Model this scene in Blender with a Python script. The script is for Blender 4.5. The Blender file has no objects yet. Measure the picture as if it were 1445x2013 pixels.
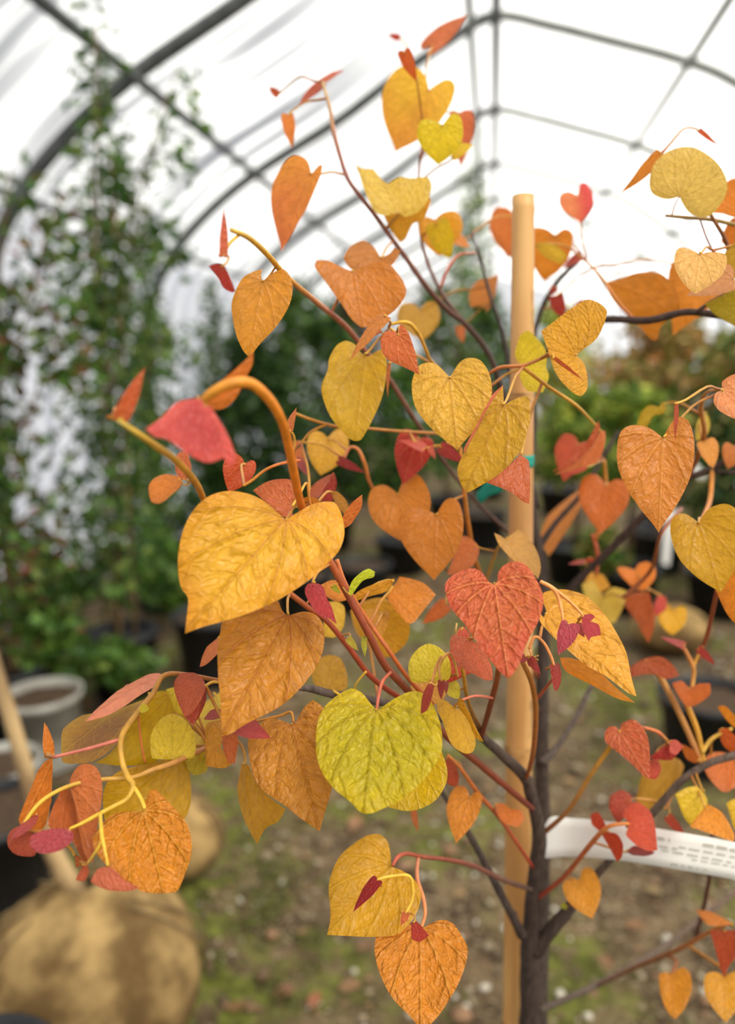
import bpy, bmesh, math, random
from mathutils import Vector, Matrix, noise
from mathutils.geometry import delaunay_2d_cdt
random.seed(7)
SC = bpy.context.scene
COL = SC.collection

# ------------------------------------------------------------------ camera
F, CX, CY = 1520.0, 722.5, 1006.5
CAMZ = 1.5
CAM = Vector((0, 0, CAMZ))
_a = Vector((970 - CX, 720 - CY, F)).normalized()            # greenhouse axis (+Y) seen by the camera
_u = Vector((0, -1, 0)); _u = (_u - _a * _u.dot(_a)).normalized()
_x = _a.cross(_u)
if _x.x < 0: _x = -_x
RIGHT = Vector((_x.x, _a.x, _u.x)); DOWN = Vector((_x.y, _a.y, _u.y)); FWD = Vector((_x.z, _a.z, _u.z))
cam_d = bpy.data.cameras.new('camera'); cam = bpy.data.objects.new('camera', cam_d); COL.objects.link(cam)
M = Matrix.Identity(4)
for i in range(3):
    M[i][0] = RIGHT[i]; M[i][1] = -DOWN[i]; M[i][2] = -FWD[i]; M[i][3] = CAM[i]
cam.matrix_world = M
cam_d.sensor_fit = 'HORIZONTAL'; cam_d.sensor_width = 36.0; cam_d.lens = 36.0 * F / 1445.0
cam_d.clip_start = 0.02; cam_d.clip_end = 200
cam_d.dof.use_dof = True; cam_d.dof.focus_distance = 0.555; cam_d.dof.aperture_fstop = 3.8
SC.camera = cam

# ------------------------------------------------------------------ sky, sun, exposure
w = bpy.data.worlds.new('overcast_sky'); SC.world = w; w.use_nodes = True
bg = w.node_tree.nodes['Background']
bg.inputs['Color'].default_value = (1.0, 0.985, 0.955, 1); bg.inputs['Strength'].default_value = 1.25
sun_d = bpy.data.lights.new('sun', 'SUN'); sun_d.energy = 5.0; sun_d.angle = math.radians(28); sun_d.color = (1, .95, .86)
sun = bpy.data.objects.new('sun', sun_d); COL.objects.link(sun)
sun.rotation_euler = Vector((-0.75, 0.55, -1.0)).to_track_quat('-Z', 'Y').to_euler()
SC.view_settings.view_transform = 'Standard'; SC.view_settings.look = 'None'
SC.view_settings.exposure = 0.20; SC.view_settings.gamma = 1.0; SC.view_settings.use_curve_mapping = False

# ------------------------------------------------------------------ helpers
def lin(c):
    return tuple(((v / 255) / 12.92 if v / 255 <= .04045 else ((v / 255 + .055) / 1.055) ** 2.4) for v in c)
def mixc(a, b, t): return tuple(a[i] * (1 - t) + b[i] * t for i in range(3))
def ray(x, y): return (RIGHT * ((x - CX) / F) + DOWN * ((y - CY) / F) + FWD)
def P(x, y, d): return CAM + ray(x, y) * d
def G(x, y, z=0.0):
    r = ray(x, y); return CAM + r * ((z - CAMZ) / r.z)
def pix(p):
    q = p - CAM; d = q.dot(FWD); return (CX + F * q.dot(RIGHT) / d, CY + F * q.dot(DOWN) / d, d)
def link(name, me, mat=None, parent=None):
    o = bpy.data.objects.new(name, me); COL.objects.link(o)
    if mat is not None:
        for m in (mat if isinstance(mat, (list, tuple)) else [mat]): me.materials.append(m)
    if parent is not None:
        o.parent = parent
        o.matrix_parent_inverse = Matrix.Translation(-parent.location) if parent.type == 'EMPTY' or parent.parent is None else Matrix.Identity(4)
    return o
def part(name, me, mat, parent): return link(name, me, mat, parent)
def empty(name, loc):
    o = bpy.data.objects.new(name, None); COL.objects.link(o); o.location = loc; o.empty_display_size = .05; return o
def tag(o, label=None, cat=None, group=None, kind=None):
    if label: o['label'] = label
    if cat: o['category'] = cat
    if group: o['group'] = group
    if kind: o['kind'] = kind
    return o
def setcol(me, name, cols):
    at = me.color_attributes.new(name, 'FLOAT_COLOR', 'POINT')
    at.data.foreach_set('color', [v for c in cols for v in (c[0], c[1], c[2], 1.0)])
def mesh(name, vs, fs, smooth=True):
    me = bpy.data.meshes.new(name); me.from_pydata([tuple(v) for v in vs], [], fs); me.update()
    if smooth: me.polygons.foreach_set('use_smooth', [True] * len(me.polygons))
    return me
def crom(pts, n=6, closed=False):
    """Catmull-Rom through lists of floats"""
    N = len(pts); out = []
    rng = range(N if closed else N - 1)
    for i in rng:
        p1 = pts[i]; p2 = pts[(i + 1) % N]
        p0 = pts[(i - 1) % N] if closed or i > 0 else p1
        p3 = pts[(i + 2) % N] if closed or i + 2 < N else p2
        for k in range(n):
            t = k / n
            out.append([.5 * (2 * b + (c - a) * t + (2 * a - 5 * b + 4 * c - d) * t * t + (3 * b - a - 3 * c + d) * t ** 3) for a, b, c, d in zip(p0, p1, p2, p3)])
    if not closed: out.append(list(pts[-1]))
    return out
def tube(name, pts, radii, cols=None, seg=8, cap=True):
    vs, fs, cs = [], [], []
    N = len(pts); pts = [Vector(p) for p in pts]
    ref = None
    for i in range(N):
        t = (pts[min(i + 1, N - 1)] - pts[max(i - 1, 0)])
        t = t.normalized() if t.length > 1e-9 else Vector((0, 0, 1))
        if ref is None: ref = t.orthogonal().normalized()
        ref = (ref - t * ref.dot(t));
        ref = ref.normalized() if ref.length > 1e-6 else t.orthogonal().normalized()
        b = t.cross(ref)
        for k in range(seg):
            a = 2 * math.pi * k / seg
            vs.append(pts[i] + (ref * math.cos(a) + b * math.sin(a)) * radii[i])
            if cols: cs.append(cols[i])
    for i in range(N - 1):
        for k in range(seg):
            fs.append((i * seg + k, i * seg + (k + 1) % seg, (i + 1) * seg + (k + 1) % seg, (i + 1) * seg + k))
    if cap:
        fs.append(tuple(reversed(range(seg)))); fs.append(tuple(range((N - 1) * seg, N * seg)))
    me = mesh(name, vs, fs)
    if cols: setcol(me, 'col', cs)
    return me
def lathe(name, prof, seg=24, center=(0, 0, 0)):
    vs, fs = [], []; c = Vector(center)
    for r, z in prof:
        for k in range(seg):
            a = 2 * math.pi * k / seg; vs.append(c + Vector((r * math.cos(a), r * math.sin(a), z)))
    for i in range(len(prof) - 1):
        for k in range(seg):
            fs.append((i * seg + k, i * seg + (k + 1) % seg, (i + 1) * seg + (k + 1) % seg, (i + 1) * seg + k))
    return mesh(name, vs, fs)

# ------------------------------------------------------------------ materials
def newmat(name):
    m = bpy.data.materials.new(name); m.use_nodes = True
    nt = m.node_tree; nt.nodes.clear(); return m, nt
def N(nt, t, **kw):
    n = nt.nodes.new(t)
    for k, v in kw.items():
        if k == 'ins':
            for a, b in v.items(): n.inputs[a].default_value = b
        else: setattr(n, k, v)
    return n
def math_n(nt, op, a, b=None, c=None, clamp=False):
    n = N(nt, 'ShaderNodeMath', operation=op); n.use_clamp = clamp
    for i, v in enumerate((a, b, c)):
        if v is None: continue
        if isinstance(v, (int, float)): n.inputs[i].default_value = v
        else: nt.links.new(v, n.inputs[i])
    return n.outputs[0]
def mixrgb(nt, fac, a, b, mode='MIX'):
    n = N(nt, 'ShaderNodeMix', data_type='RGBA', blend_type=mode)
    for i, v in ((0, fac), (6, a), (7, b)):
        if isinstance(v, (int, float)): n.inputs[i].default_value = v
        elif isinstance(v, tuple): n.inputs[i].default_value = (*v, 1) if len(v) == 3 else v
        else: nt.links.new(v, n.inputs[i])
    return n.outputs[2]
def smooth(nt, v, lo, hi):
    n = N(nt, 'ShaderNodeMapRange', interpolation_type='SMOOTHSTEP')
    nt.links.new(v, n.inputs[0]); n.inputs[1].default_value = lo; n.inputs[2].default_value = hi
    n.inputs[3].default_value = 0; n.inputs[4].default_value = 1
    return n.outputs[0]

def leaf_material():
    m, nt = newmat('redbud_leaf'); L = nt.links.new
    uv = N(nt, 'ShaderNodeAttribute', attribute_name='luv').outputs['Vector']
    sep = N(nt, 'ShaderNodeSeparateXYZ'); L(uv, sep.inputs[0]); x, y, sd = sep.outputs
    col = N(nt, 'ShaderNodeAttribute', attribute_name='col').outputs['Color']
    vcol = N(nt, 'ShaderNodeAttribute', attribute_name='vein').outputs['Color']
    # primary palmate veins from the leaf base, bending towards the tip
    r = math_n(nt, 'SQRT', math_n(nt, 'ADD', math_n(nt, 'MULTIPLY', x, x), math_n(nt, 'MULTIPLY', y, y)))
    th = math_n(nt, 'ARCTAN2', x, y)
    th2 = math_n(nt, 'MULTIPLY', th, math_n(nt, 'ADD', math_n(nt, 'MULTIPLY', r, .75), 1.0))
    pp = math_n(nt, 'PINGPONG', th2, .33)
    dist = math_n(nt, 'MULTIPLY', pp, r)
    side = math_n(nt, 'GREATER_THAN', math_n(nt, 'ABSOLUTE', th2), 2.3)
    dist = math_n(nt, 'ADD', dist, side)
    vein1 = math_n(nt, 'SUBTRACT', 1.0, smooth(nt, dist, .003, .011))
    # net veins
    comb = N(nt, 'ShaderNodeCombineXYZ'); L(x, comb.inputs[0]); L(math_n(nt, 'ADD', y, math_n(nt, 'MULTIPLY', math_n(nt, 'ABSOLUTE', x), -.55)), comb.inputs[1]); L(sd, comb.inputs[2])
    nz = N(nt, 'ShaderNodeTexNoise', ins={'Scale': 7.0, 'Detail': 2.0}); L(comb.outputs[0], nz.inputs['Vector'])
    warp = N(nt, 'ShaderNodeVectorMath', operation='MULTIPLY_ADD'); L(nz.outputs['Color'], warp.inputs[0]); warp.inputs[1].default_value = (.07, .07, 0); L(comb.outputs[0], warp.inputs[2])
    def net(scale, lo, hi):
        v = N(nt, 'ShaderNodeTexVoronoi', feature='DISTANCE_TO_EDGE', voronoi_dimensions='3D', ins={'Scale': scale}); L(warp.outputs[0], v.inputs['Vector'])
        return v.outputs['Distance'], math_n(nt, 'SUBTRACT', 1.0, smooth(nt, v.outputs['Distance'], lo, hi))
    rw = math_n(nt, 'ADD', r, math_n(nt, 'MULTIPLY', math_n(nt, 'SUBTRACT', nz.outputs[0], .5), .10))
    ph = math_n(nt, 'MULTIPLY', math_n(nt, 'SUBTRACT', rw, math_n(nt, 'MULTIPLY', dist, .75)), 6.3)
    d2 = math_n(nt, 'MULTIPLY', math_n(nt, 'PINGPONG', ph, .5), .16)
    v2 = math_n(nt, 'SUBTRACT', 1.0, smooth(nt, d2, .0015, .008))
    d3, v3 = net(15.0, .01, .07)
    d4, v4 = net(40.0, .02, .14)
    h = math_n(nt, 'ADD', math_n(nt, 'MULTIPLY', smooth(nt, d2, 0, .055), .55), math_n(nt, 'MULTIPLY', smooth(nt, d3, 0, .28), .32))
    h = math_n(nt, 'ADD', h, math_n(nt, 'MULTIPLY', smooth(nt, dist, 0.0, .045), .75))
    h = math_n(nt, 'ADD', h, math_n(nt, 'MULTIPLY', nz.outputs[0], .9))
    nfine = N(nt, 'ShaderNodeTexNoise', ins={'Scale': 11.0, 'Detail': 5.0, 'Roughness': .6}); L(comb.outputs[0], nfine.inputs['Vector'])
    rel = N(nt, 'ShaderNodeAttribute', attribute_name='relief').outputs['Fac']
    h = math_n(nt, 'MULTIPLY', h, rel)
    bump = N(nt, 'ShaderNodeBump', ins={'Strength': .9, 'Distance': .0021}); L(h, bump.inputs['Height'])
    mott = N(nt, 'ShaderNodeMapRange'); L(nfine.outputs[0], mott.inputs[0])
    mott.inputs[1].default_value = .3; mott.inputs[2].default_value = .7; mott.inputs[3].default_value = .84; mott.inputs[4].default_value = 1.13
    c1 = N(nt, 'ShaderNodeVectorMath', operation='SCALE'); L(col, c1.inputs[0]); L(mott.outputs[0], c1.inputs['Scale'])
    vm = math_n(nt, 'MAXIMUM', math_n(nt, 'MULTIPLY', vein1, .75), math_n(nt, 'MAXIMUM', math_n(nt, 'MULTIPLY', v2, .5), math_n(nt, 'MAXIMUM', math_n(nt, 'MULTIPLY', v3, .24), math_n(nt, 'MULTIPLY', v4, .10))))
    vm = math_n(nt, 'MULTIPLY', vm, math_n(nt, 'ADD', math_n(nt, 'MULTIPLY', rel, .6), .4))
    c2 = mixrgb(nt, vm, c1.outputs[0], vcol)
    pr = N(nt, 'ShaderNodeBsdfPrincipled', ins={'Roughness': .38, 'Specular IOR Level': .45}); L(c2, pr.inputs['Base Color']); L(bump.outputs[0], pr.inputs['Normal'])
    tr = N(nt, 'ShaderNodeBsdfTranslucent'); L(c2, tr.inputs['Color']); L(bump.outputs[0], tr.inputs['Normal'])
    mx = N(nt, 'ShaderNodeMixShader', ins={0: .42}); L(pr.outputs[0], mx.inputs[1]); L(tr.outputs[0], mx.inputs[2])
    out = N(nt, 'ShaderNodeOutputMaterial'); L(mx.outputs[0], out.inputs[0]); return m
LEAF = leaf_material()

def attr_material(name, rough=.5, transl=0.0, bumpscale=0, bumpdist=.001, spec=.35, stretch=(1, 1, 1), mott=(.8, 1.15)):
    m, nt = newmat(name); L = nt.links.new
    col = N(nt, 'ShaderNodeAttribute', attribute_name='col').outputs['Color']
    tc = N(nt, 'ShaderNodeTexCoord'); mp = N(nt, 'ShaderNodeMapping', ins={'Scale': stretch}); L(tc.outputs['Object'], mp.inputs[0])
    pr = N(nt, 'ShaderNodeBsdfPrincipled', ins={'Roughness': rough, 'Specular IOR Level': spec})
    src = col
    if bumpscale:
        nz = N(nt, 'ShaderNodeTexNoise', ins={'Scale': bumpscale, 'Detail': 4.0}); L(mp.outputs[0], nz.inputs['Vector'])
        bp = N(nt, 'ShaderNodeBump', ins={'Strength': .7, 'Distance': bumpdist}); L(nz.outputs[0], bp.inputs['Height']); L(bp.outputs[0], pr.inputs['Normal'])
        mr = N(nt, 'ShaderNodeMapRange', ins={1: .3, 2: .7, 3: mott[0], 4: mott[1]}); L(nz.outputs[0], mr.inputs[0])
        s = N(nt, 'ShaderNodeVectorMath', operation='SCALE'); L(col, s.inputs[0]); L(mr.outputs[0], s.inputs['Scale']); src = s.outputs[0]
    L(src, pr.inputs['Base Color']); sh = pr.outputs[0]
    if transl:
        t = N(nt, 'ShaderNodeBsdfTranslucent'); L(src, t.inputs[0]); mx = N(nt, 'ShaderNodeMixShader', ins={0: transl}); L(sh, mx.inputs[1]); L(t.outputs[0], mx.inputs[2]); sh = mx.outputs[0]
    out = N(nt, 'ShaderNodeOutputMaterial'); L(sh, out.inputs[0]); return m
STEM = attr_material('young_stem', .4, .12, 160, .0003)
BARK = attr_material('bark', .8, 0, 240, .0012, .2, (1, 1, .35), (.6, 1.35))
FOLI = attr_material('foliage', .5, .3, 0)

def plain(name, c1, c2=None, scale=20, rough=.6, bump=0, spec=.3, stretch=(1, 1, 1), metal=0, detail=4.0, lo=.35, hi=.65):
    m, nt = newmat(name); L = nt.links.new
    pr = N(nt, 'ShaderNodeBsdfPrincipled', ins={'Roughness': rough, 'Specular IOR Level': spec, 'Metallic': metal})
    tc = N(nt, 'ShaderNodeTexCoord'); mp = N(nt, 'ShaderNodeMapping', ins={'Scale': stretch}); L(tc.outputs['Object'], mp.inputs[0])
    nz = N(nt, 'ShaderNodeTexNoise', ins={'Scale': scale, 'Detail': detail}); L(mp.outputs[0], nz.inputs['Vector'])
    L(mixrgb(nt, smooth(nt, nz.outputs[0], lo, hi), lin(c1), lin(c2 or c1)), pr.inputs['Base Color'])
    if bump:
        bp = N(nt, 'ShaderNodeBump', ins={'Strength': .8, 'Distance': bump}); L(nz.outputs[0], bp.inputs['Height']); L(bp.outputs[0], pr.inputs['Normal'])
    out = N(nt, 'ShaderNodeOutputMaterial'); L(pr.outputs[0], out.inputs[0]); return m
STEEL_GLARE = plain('glare_lightened_steel', (128, 130, 124), (108, 110, 106), 12, .5, 0, .4, metal=.1)  # paler copy of the hoop steel: haze glare painted into its colour
BAMBOO = plain('bamboo', (214, 168, 105), (186, 134, 76), 30, .45, .0004, .4, (1, 1, .12))
BAMBOO_N = plain('bamboo_node', (120, 84, 48), (205, 160, 100), 60, .6, .0006)
STEEL = plain('galvanised_steel', (92, 94, 92), (70, 72, 72), 12, .5, 0, .3, metal=.2)
POT = plain('black_pot', (22, 22, 24), (34, 34, 36), 15, .5, 0, .4)
PALEPOT = plain('pale_pot', (176, 174, 164), (140, 136, 126), 9, .6, .001)
SOIL = plain('potting_soil', (52, 40, 30), (88, 68, 48), 60, .95, .01)
BURLAP = plain('burlap', (172, 142, 92), (98, 76, 46), 8, .95, .012, .1, detail=9, lo=.33, hi=.62)
TWINE = plain('twine', (142, 118, 80), (110, 90, 60), 40, .9)
WOOD = plain('pale_trunk', (188, 158, 112), (130, 104, 72), 14, .8, .002, .2, (1, 1, .3))
PAPER = plain('label_stock', (242, 240, 233), (236, 234, 226), 5, .5)
INK = plain('faded_ink', (172, 172, 164), (190, 184, 172), 40, .7)
TEAL = plain('teal_tape', (30, 150, 130), (24, 120, 105), 14, .45)
PEBBLE = attr_material('pebble', .85, 0, 60, .001)

def plastic_material(name, clean, fold):
    m, nt = newmat(name); L = nt.links.new
    tc = N(nt, 'ShaderNodeTexCoord')
    mp = N(nt, 'ShaderNodeMapping', ins={'Scale': (.22, 3.2, .22)}); L(tc.outputs['Object'], mp.inputs[0])
    nz = N(nt, 'ShaderNodeTexNoise', ins={'Scale': 1.9, 'Detail': 3.0, 'Roughness': .55}); L(mp.outputs[0], nz.inputs['Vector'])
    n2 = N(nt, 'ShaderNodeTexNoise', ins={'Scale': .45, 'Detail': 1.0}); L(tc.outputs['Object'], n2.inputs['Vector'])
    sx = N(nt, 'ShaderNodeSeparateXYZ'); L(tc.outputs['Object'], sx.inputs[0])
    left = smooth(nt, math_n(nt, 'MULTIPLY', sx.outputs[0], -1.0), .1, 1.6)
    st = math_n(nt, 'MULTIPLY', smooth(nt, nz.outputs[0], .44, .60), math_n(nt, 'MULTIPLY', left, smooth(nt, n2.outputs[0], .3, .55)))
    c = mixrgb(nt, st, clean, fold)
    t = N(nt, 'ShaderNodeBsdfTransparent'); L(c, t.inputs[0])
    tl = N(nt, 'ShaderNodeBsdfTranslucent'); L(c, tl.inputs[0])
    mx = N(nt, 'ShaderNodeMixShader', ins={0: .55}); L(t.outputs[0], mx.inputs[1]); L(tl.outputs[0], mx.inputs[2])
    out = N(nt, 'ShaderNodeOutputMaterial'); L(mx.outputs[0], out.inputs[0]); return m
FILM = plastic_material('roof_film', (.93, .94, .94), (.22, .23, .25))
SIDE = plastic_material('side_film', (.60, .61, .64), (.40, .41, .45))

def ground_material():
    m, nt = newmat('nursery_ground'); L = nt.links.new
    tc = N(nt, 'ShaderNodeTexCoord')
    def nz(s, d=5.0): n = N(nt, 'ShaderNodeTexNoise', ins={'Scale': s, 'Detail': d}); L(tc.outputs['Object'], n.inputs['Vector']); return n.outputs[0]
    soil = mixrgb(nt, smooth(nt, nz(9, 8.0), .35, .65), lin((70, 56, 40)), lin((108, 90, 66)))
    grit = mixrgb(nt, math_n(nt, 'MULTIPLY', smooth(nt, nz(70), .55, .68), .7), soil, lin((168, 150, 120)))
    moss = mixrgb(nt, smooth(nt, nz(30), .4, .6), lin((78, 80, 34)), lin((106, 110, 46)))
    mk = math_n(nt, 'MULTIPLY', smooth(nt, nz(1.6, 4.0), .47, .60), smooth(nt, nz(14), .36, .56))
    c = mixrgb(nt, mk, grit, moss)
    pr = N(nt, 'ShaderNodeBsdfPrincipled', ins={'Roughness': .95, 'Specular IOR Level': .15}); L(c, pr.inputs['Base Color'])
    bp = N(nt, 'ShaderNodeBump', ins={'Strength': .8, 'Distance': .012}); L(nz(35), bp.inputs['Height']); L(bp.outputs[0], pr.inputs['Normal'])
    out = N(nt, 'ShaderNodeOutputMaterial'); L(pr.outputs[0], out.inputs[0]); return m
GROUND = ground_material()

# ------------------------------------------------------------------ greenhouse
YN, YF = -4.4, 23.0
LEFTP = [(0, 2.48), (-.35, 2.33), (-.74, 2.12), (-1.17, 1.86), (-1.86, 1.52), (-2.3, 1.22), (-2.6, .92), (-2.78, .55), (-2.84, 0), (-2.86, -.8), (-2.86, -1.5)]
RIGHTP = [(0, 2.48), (.4, 2.38), (.8, 2.25), (1.3, 2.08), (1.67, 1.9), (2.2, 1.5), (2.55, 1.1), (2.76, .6), (2.84, 0), (2.86, -.8), (2.86, -1.5)]
PROFILE = [Vector((x, 0, z + CAMZ)) for x, z in reversed(LEFTP)] + [Vector((x, 0, z + CAMZ)) for x, z in RIGHTP[1:]]
def floor():
    vs, fs = [], []; nx, ny = 56, 190
    x0, x1, y0, y1 = -3.4, 3.4, YN - .2, YF + .3
    for j in range(ny + 1):
        for i in range(nx + 1):
            x = x0 + (x1 - x0) * i / nx; y = y0 + (y1 - y0) * j / ny
            z = (noise.noise(Vector((x * 2.1, y * 2.1, 3))) * .018 + noise.noise(Vector((x * 8, y * 8, 1))) * .007) - .008
            vs.append((x, y, z))
    for j in range(ny):
        for i in range(nx):
            a = j * (nx + 1) + i; fs.append((a, a + 1, a + nx + 2, a + nx + 1))
    tag(link('floor', mesh('floor', vs, fs), GROUND), 'trodden brown nursery ground with moss and grit', kind='structure')
floor()
def film(name, prof, mat, label):
    sm = crom([list(p) for p in prof], 4); ny = 110; vs, fs = [], []
    n = len(sm)
    for j in range(ny + 1):
        y = YN + (YF - YN) * j / ny
        for i, p in enumerate(sm):
            nx = Vector((p[0], 0, p[2] - 1.4)).normalized()
            rp = .012 * noise.noise(Vector((p[0] * .4, y * 5, p[2] * .4)))
            q = Vector((p[0], y, p[2])) + nx * (.05 + rp); vs.append(q)
    for j in range(ny):
        for i in range(n - 1):
            a = j * n + i; fs.append((a, a + 1, a + n + 1, a + n))
    return tag(link(name, mesh(name, vs, fs), mat), label, kind='structure')
hip = 3
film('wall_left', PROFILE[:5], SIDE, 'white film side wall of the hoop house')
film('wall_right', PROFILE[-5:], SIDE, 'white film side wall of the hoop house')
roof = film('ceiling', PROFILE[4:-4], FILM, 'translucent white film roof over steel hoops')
for nm, yy in (('wall_far', YF), ('wall_near', YN)):
    sm = crom([list(p) for p in PROFILE], 3)
    vs = [(p[0], yy, p[2]) for p in sm] + [(0, yy, 0)]
    fs = [(i, i + 1, len(sm)) for i in range(len(sm) - 1)]
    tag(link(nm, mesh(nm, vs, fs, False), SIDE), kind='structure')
k = 0
for yy in [6.2 + 2.1 * i for i in range(-5, 8)]:
    if yy < YN + .1 or yy > YF: continue
    sm = crom([list(p) for p in PROFILE], 4)
    for sgn, mt, rr_ in ((-1, STEEL, .044), (1, STEEL_GLARE, .038)):  # right half of each hoop takes the steel with glare in its colour
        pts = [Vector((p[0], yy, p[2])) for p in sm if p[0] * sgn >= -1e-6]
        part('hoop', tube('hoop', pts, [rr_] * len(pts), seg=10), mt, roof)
def rail(name, x, z, r=.030, mat=STEEL):
    part(name, tube(name, [Vector((x, YN + .05, z + CAMZ)), Vector((x, (YN + YF) / 2, z + CAMZ)), Vector((x, YF - .05, z + CAMZ))], [r] * 3, seg=8), mat, roof)
rail('ridge_pole', 0.02, 2.42, .036); rail('ridge_pole', -.16, 2.38, .03, STEEL_GLARE)
rail('purlin', -1.79, 1.49); rail('purlin', 1.32, 2.0, mat=STEEL_GLARE); rail('purlin', 2.12, 1.5, mat=STEEL_GLARE)
rail('hip_rail', -2.5, .96, .024); rail('hip_rail', 2.5, 1.08, .024)
rail('base_rail', -2.83, -1.38, .03); rail('base_rail', 2.83, -1.38, .03)

# ------------------------------------------------------------------ leaf builder
def corner_spline(pts, n=5):
    Np = len(pts); out = []
    V = [Vector(p) for p in pts]; tan = []
    for i in range(Np):
        a, b, c = V[i - 1], V[i], V[(i + 1) % Np]
        d1 = (b - a); d2 = (c - b)
        ang = d1.angle(d2) if d1.length > 1e-6 and d2.length > 1e-6 else 0
        s = 0.0 if ang > 1.25 else (.5 if ang < .8 else .3)
        tan.append((c - a) * s)
    for i in range(Np):
        p, q = V[i], V[(i + 1) % Np]; m0, m1 = tan[i], tan[(i + 1) % Np]
        lim = (q - p).length * 1.2
        if m0.length > lim: m0 = m0.normalized() * lim
        if m1.length > lim: m1 = m1.normalized() * lim
        for k in range(n):
            t = k / n
            out.append(p * (2 * t ** 3 - 3 * t * t + 1) + m0 * (t ** 3 - 2 * t * t + t) + q * (-2 * t ** 3 + 3 * t * t) + m1 * (t ** 3 - t * t))
    return out
def inside(pt, poly):
    x, y = pt; c = False; j = len(poly) - 1
    for i in range(len(poly)):
        xi, yi = poly[i]; xj, yj = poly[j]
        if (yi > y) != (yj > y) and x < (xj - xi) * (y - yi) / (yj - yi + 1e-12) + xi: c = not c
        j = i
    return c
def heart(B, T, wl, wr, hl, hr, k=0.0):
    B = Vector(B); T = Vector(T); Ln = (T - B).length; d = (T - B) / Ln; p = Vector((-d.y, d.x))
    def side(w, h):
        a = [(-.35 * h, .10), (-.85 * h, .30), (-h, .52), (-.78 * h, .78), (-.1 * h + .02 * Ln, .96), (.20 * Ln, 1.0), (.40 * Ln, .93), (.60 * Ln, .70), (.78 * Ln, .40), (.91 * Ln, .14)]
        b = [(-.35 * h, .10), (-.85 * h, .30), (-h, .52), (-.78 * h, .80), (-.1 * h + .04 * Ln, .96), (.26 * Ln, 1.03), (.50 * Ln, .98), (.72 * Ln, .78), (.88 * Ln, .50), (.965 * Ln, .24)]
        return [(s0 * (1 - k) + s1 * k, (v0 * (1 - k) + v1 * k) * w) for (s0, v0), (s1, v1) in zip(a, b)]
    Ls = [B + d * s + p * v for s, v in side(wl, hl)]
    Rs = [B + d * s - p * v for s, v in side(wr, hr)]
    return [tuple(B)] + [tuple(q) for q in Ls] + [tuple(T)] + [tuple(q) for q in reversed(Rs)]
LEAVES = []; STEMPTS = []
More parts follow.
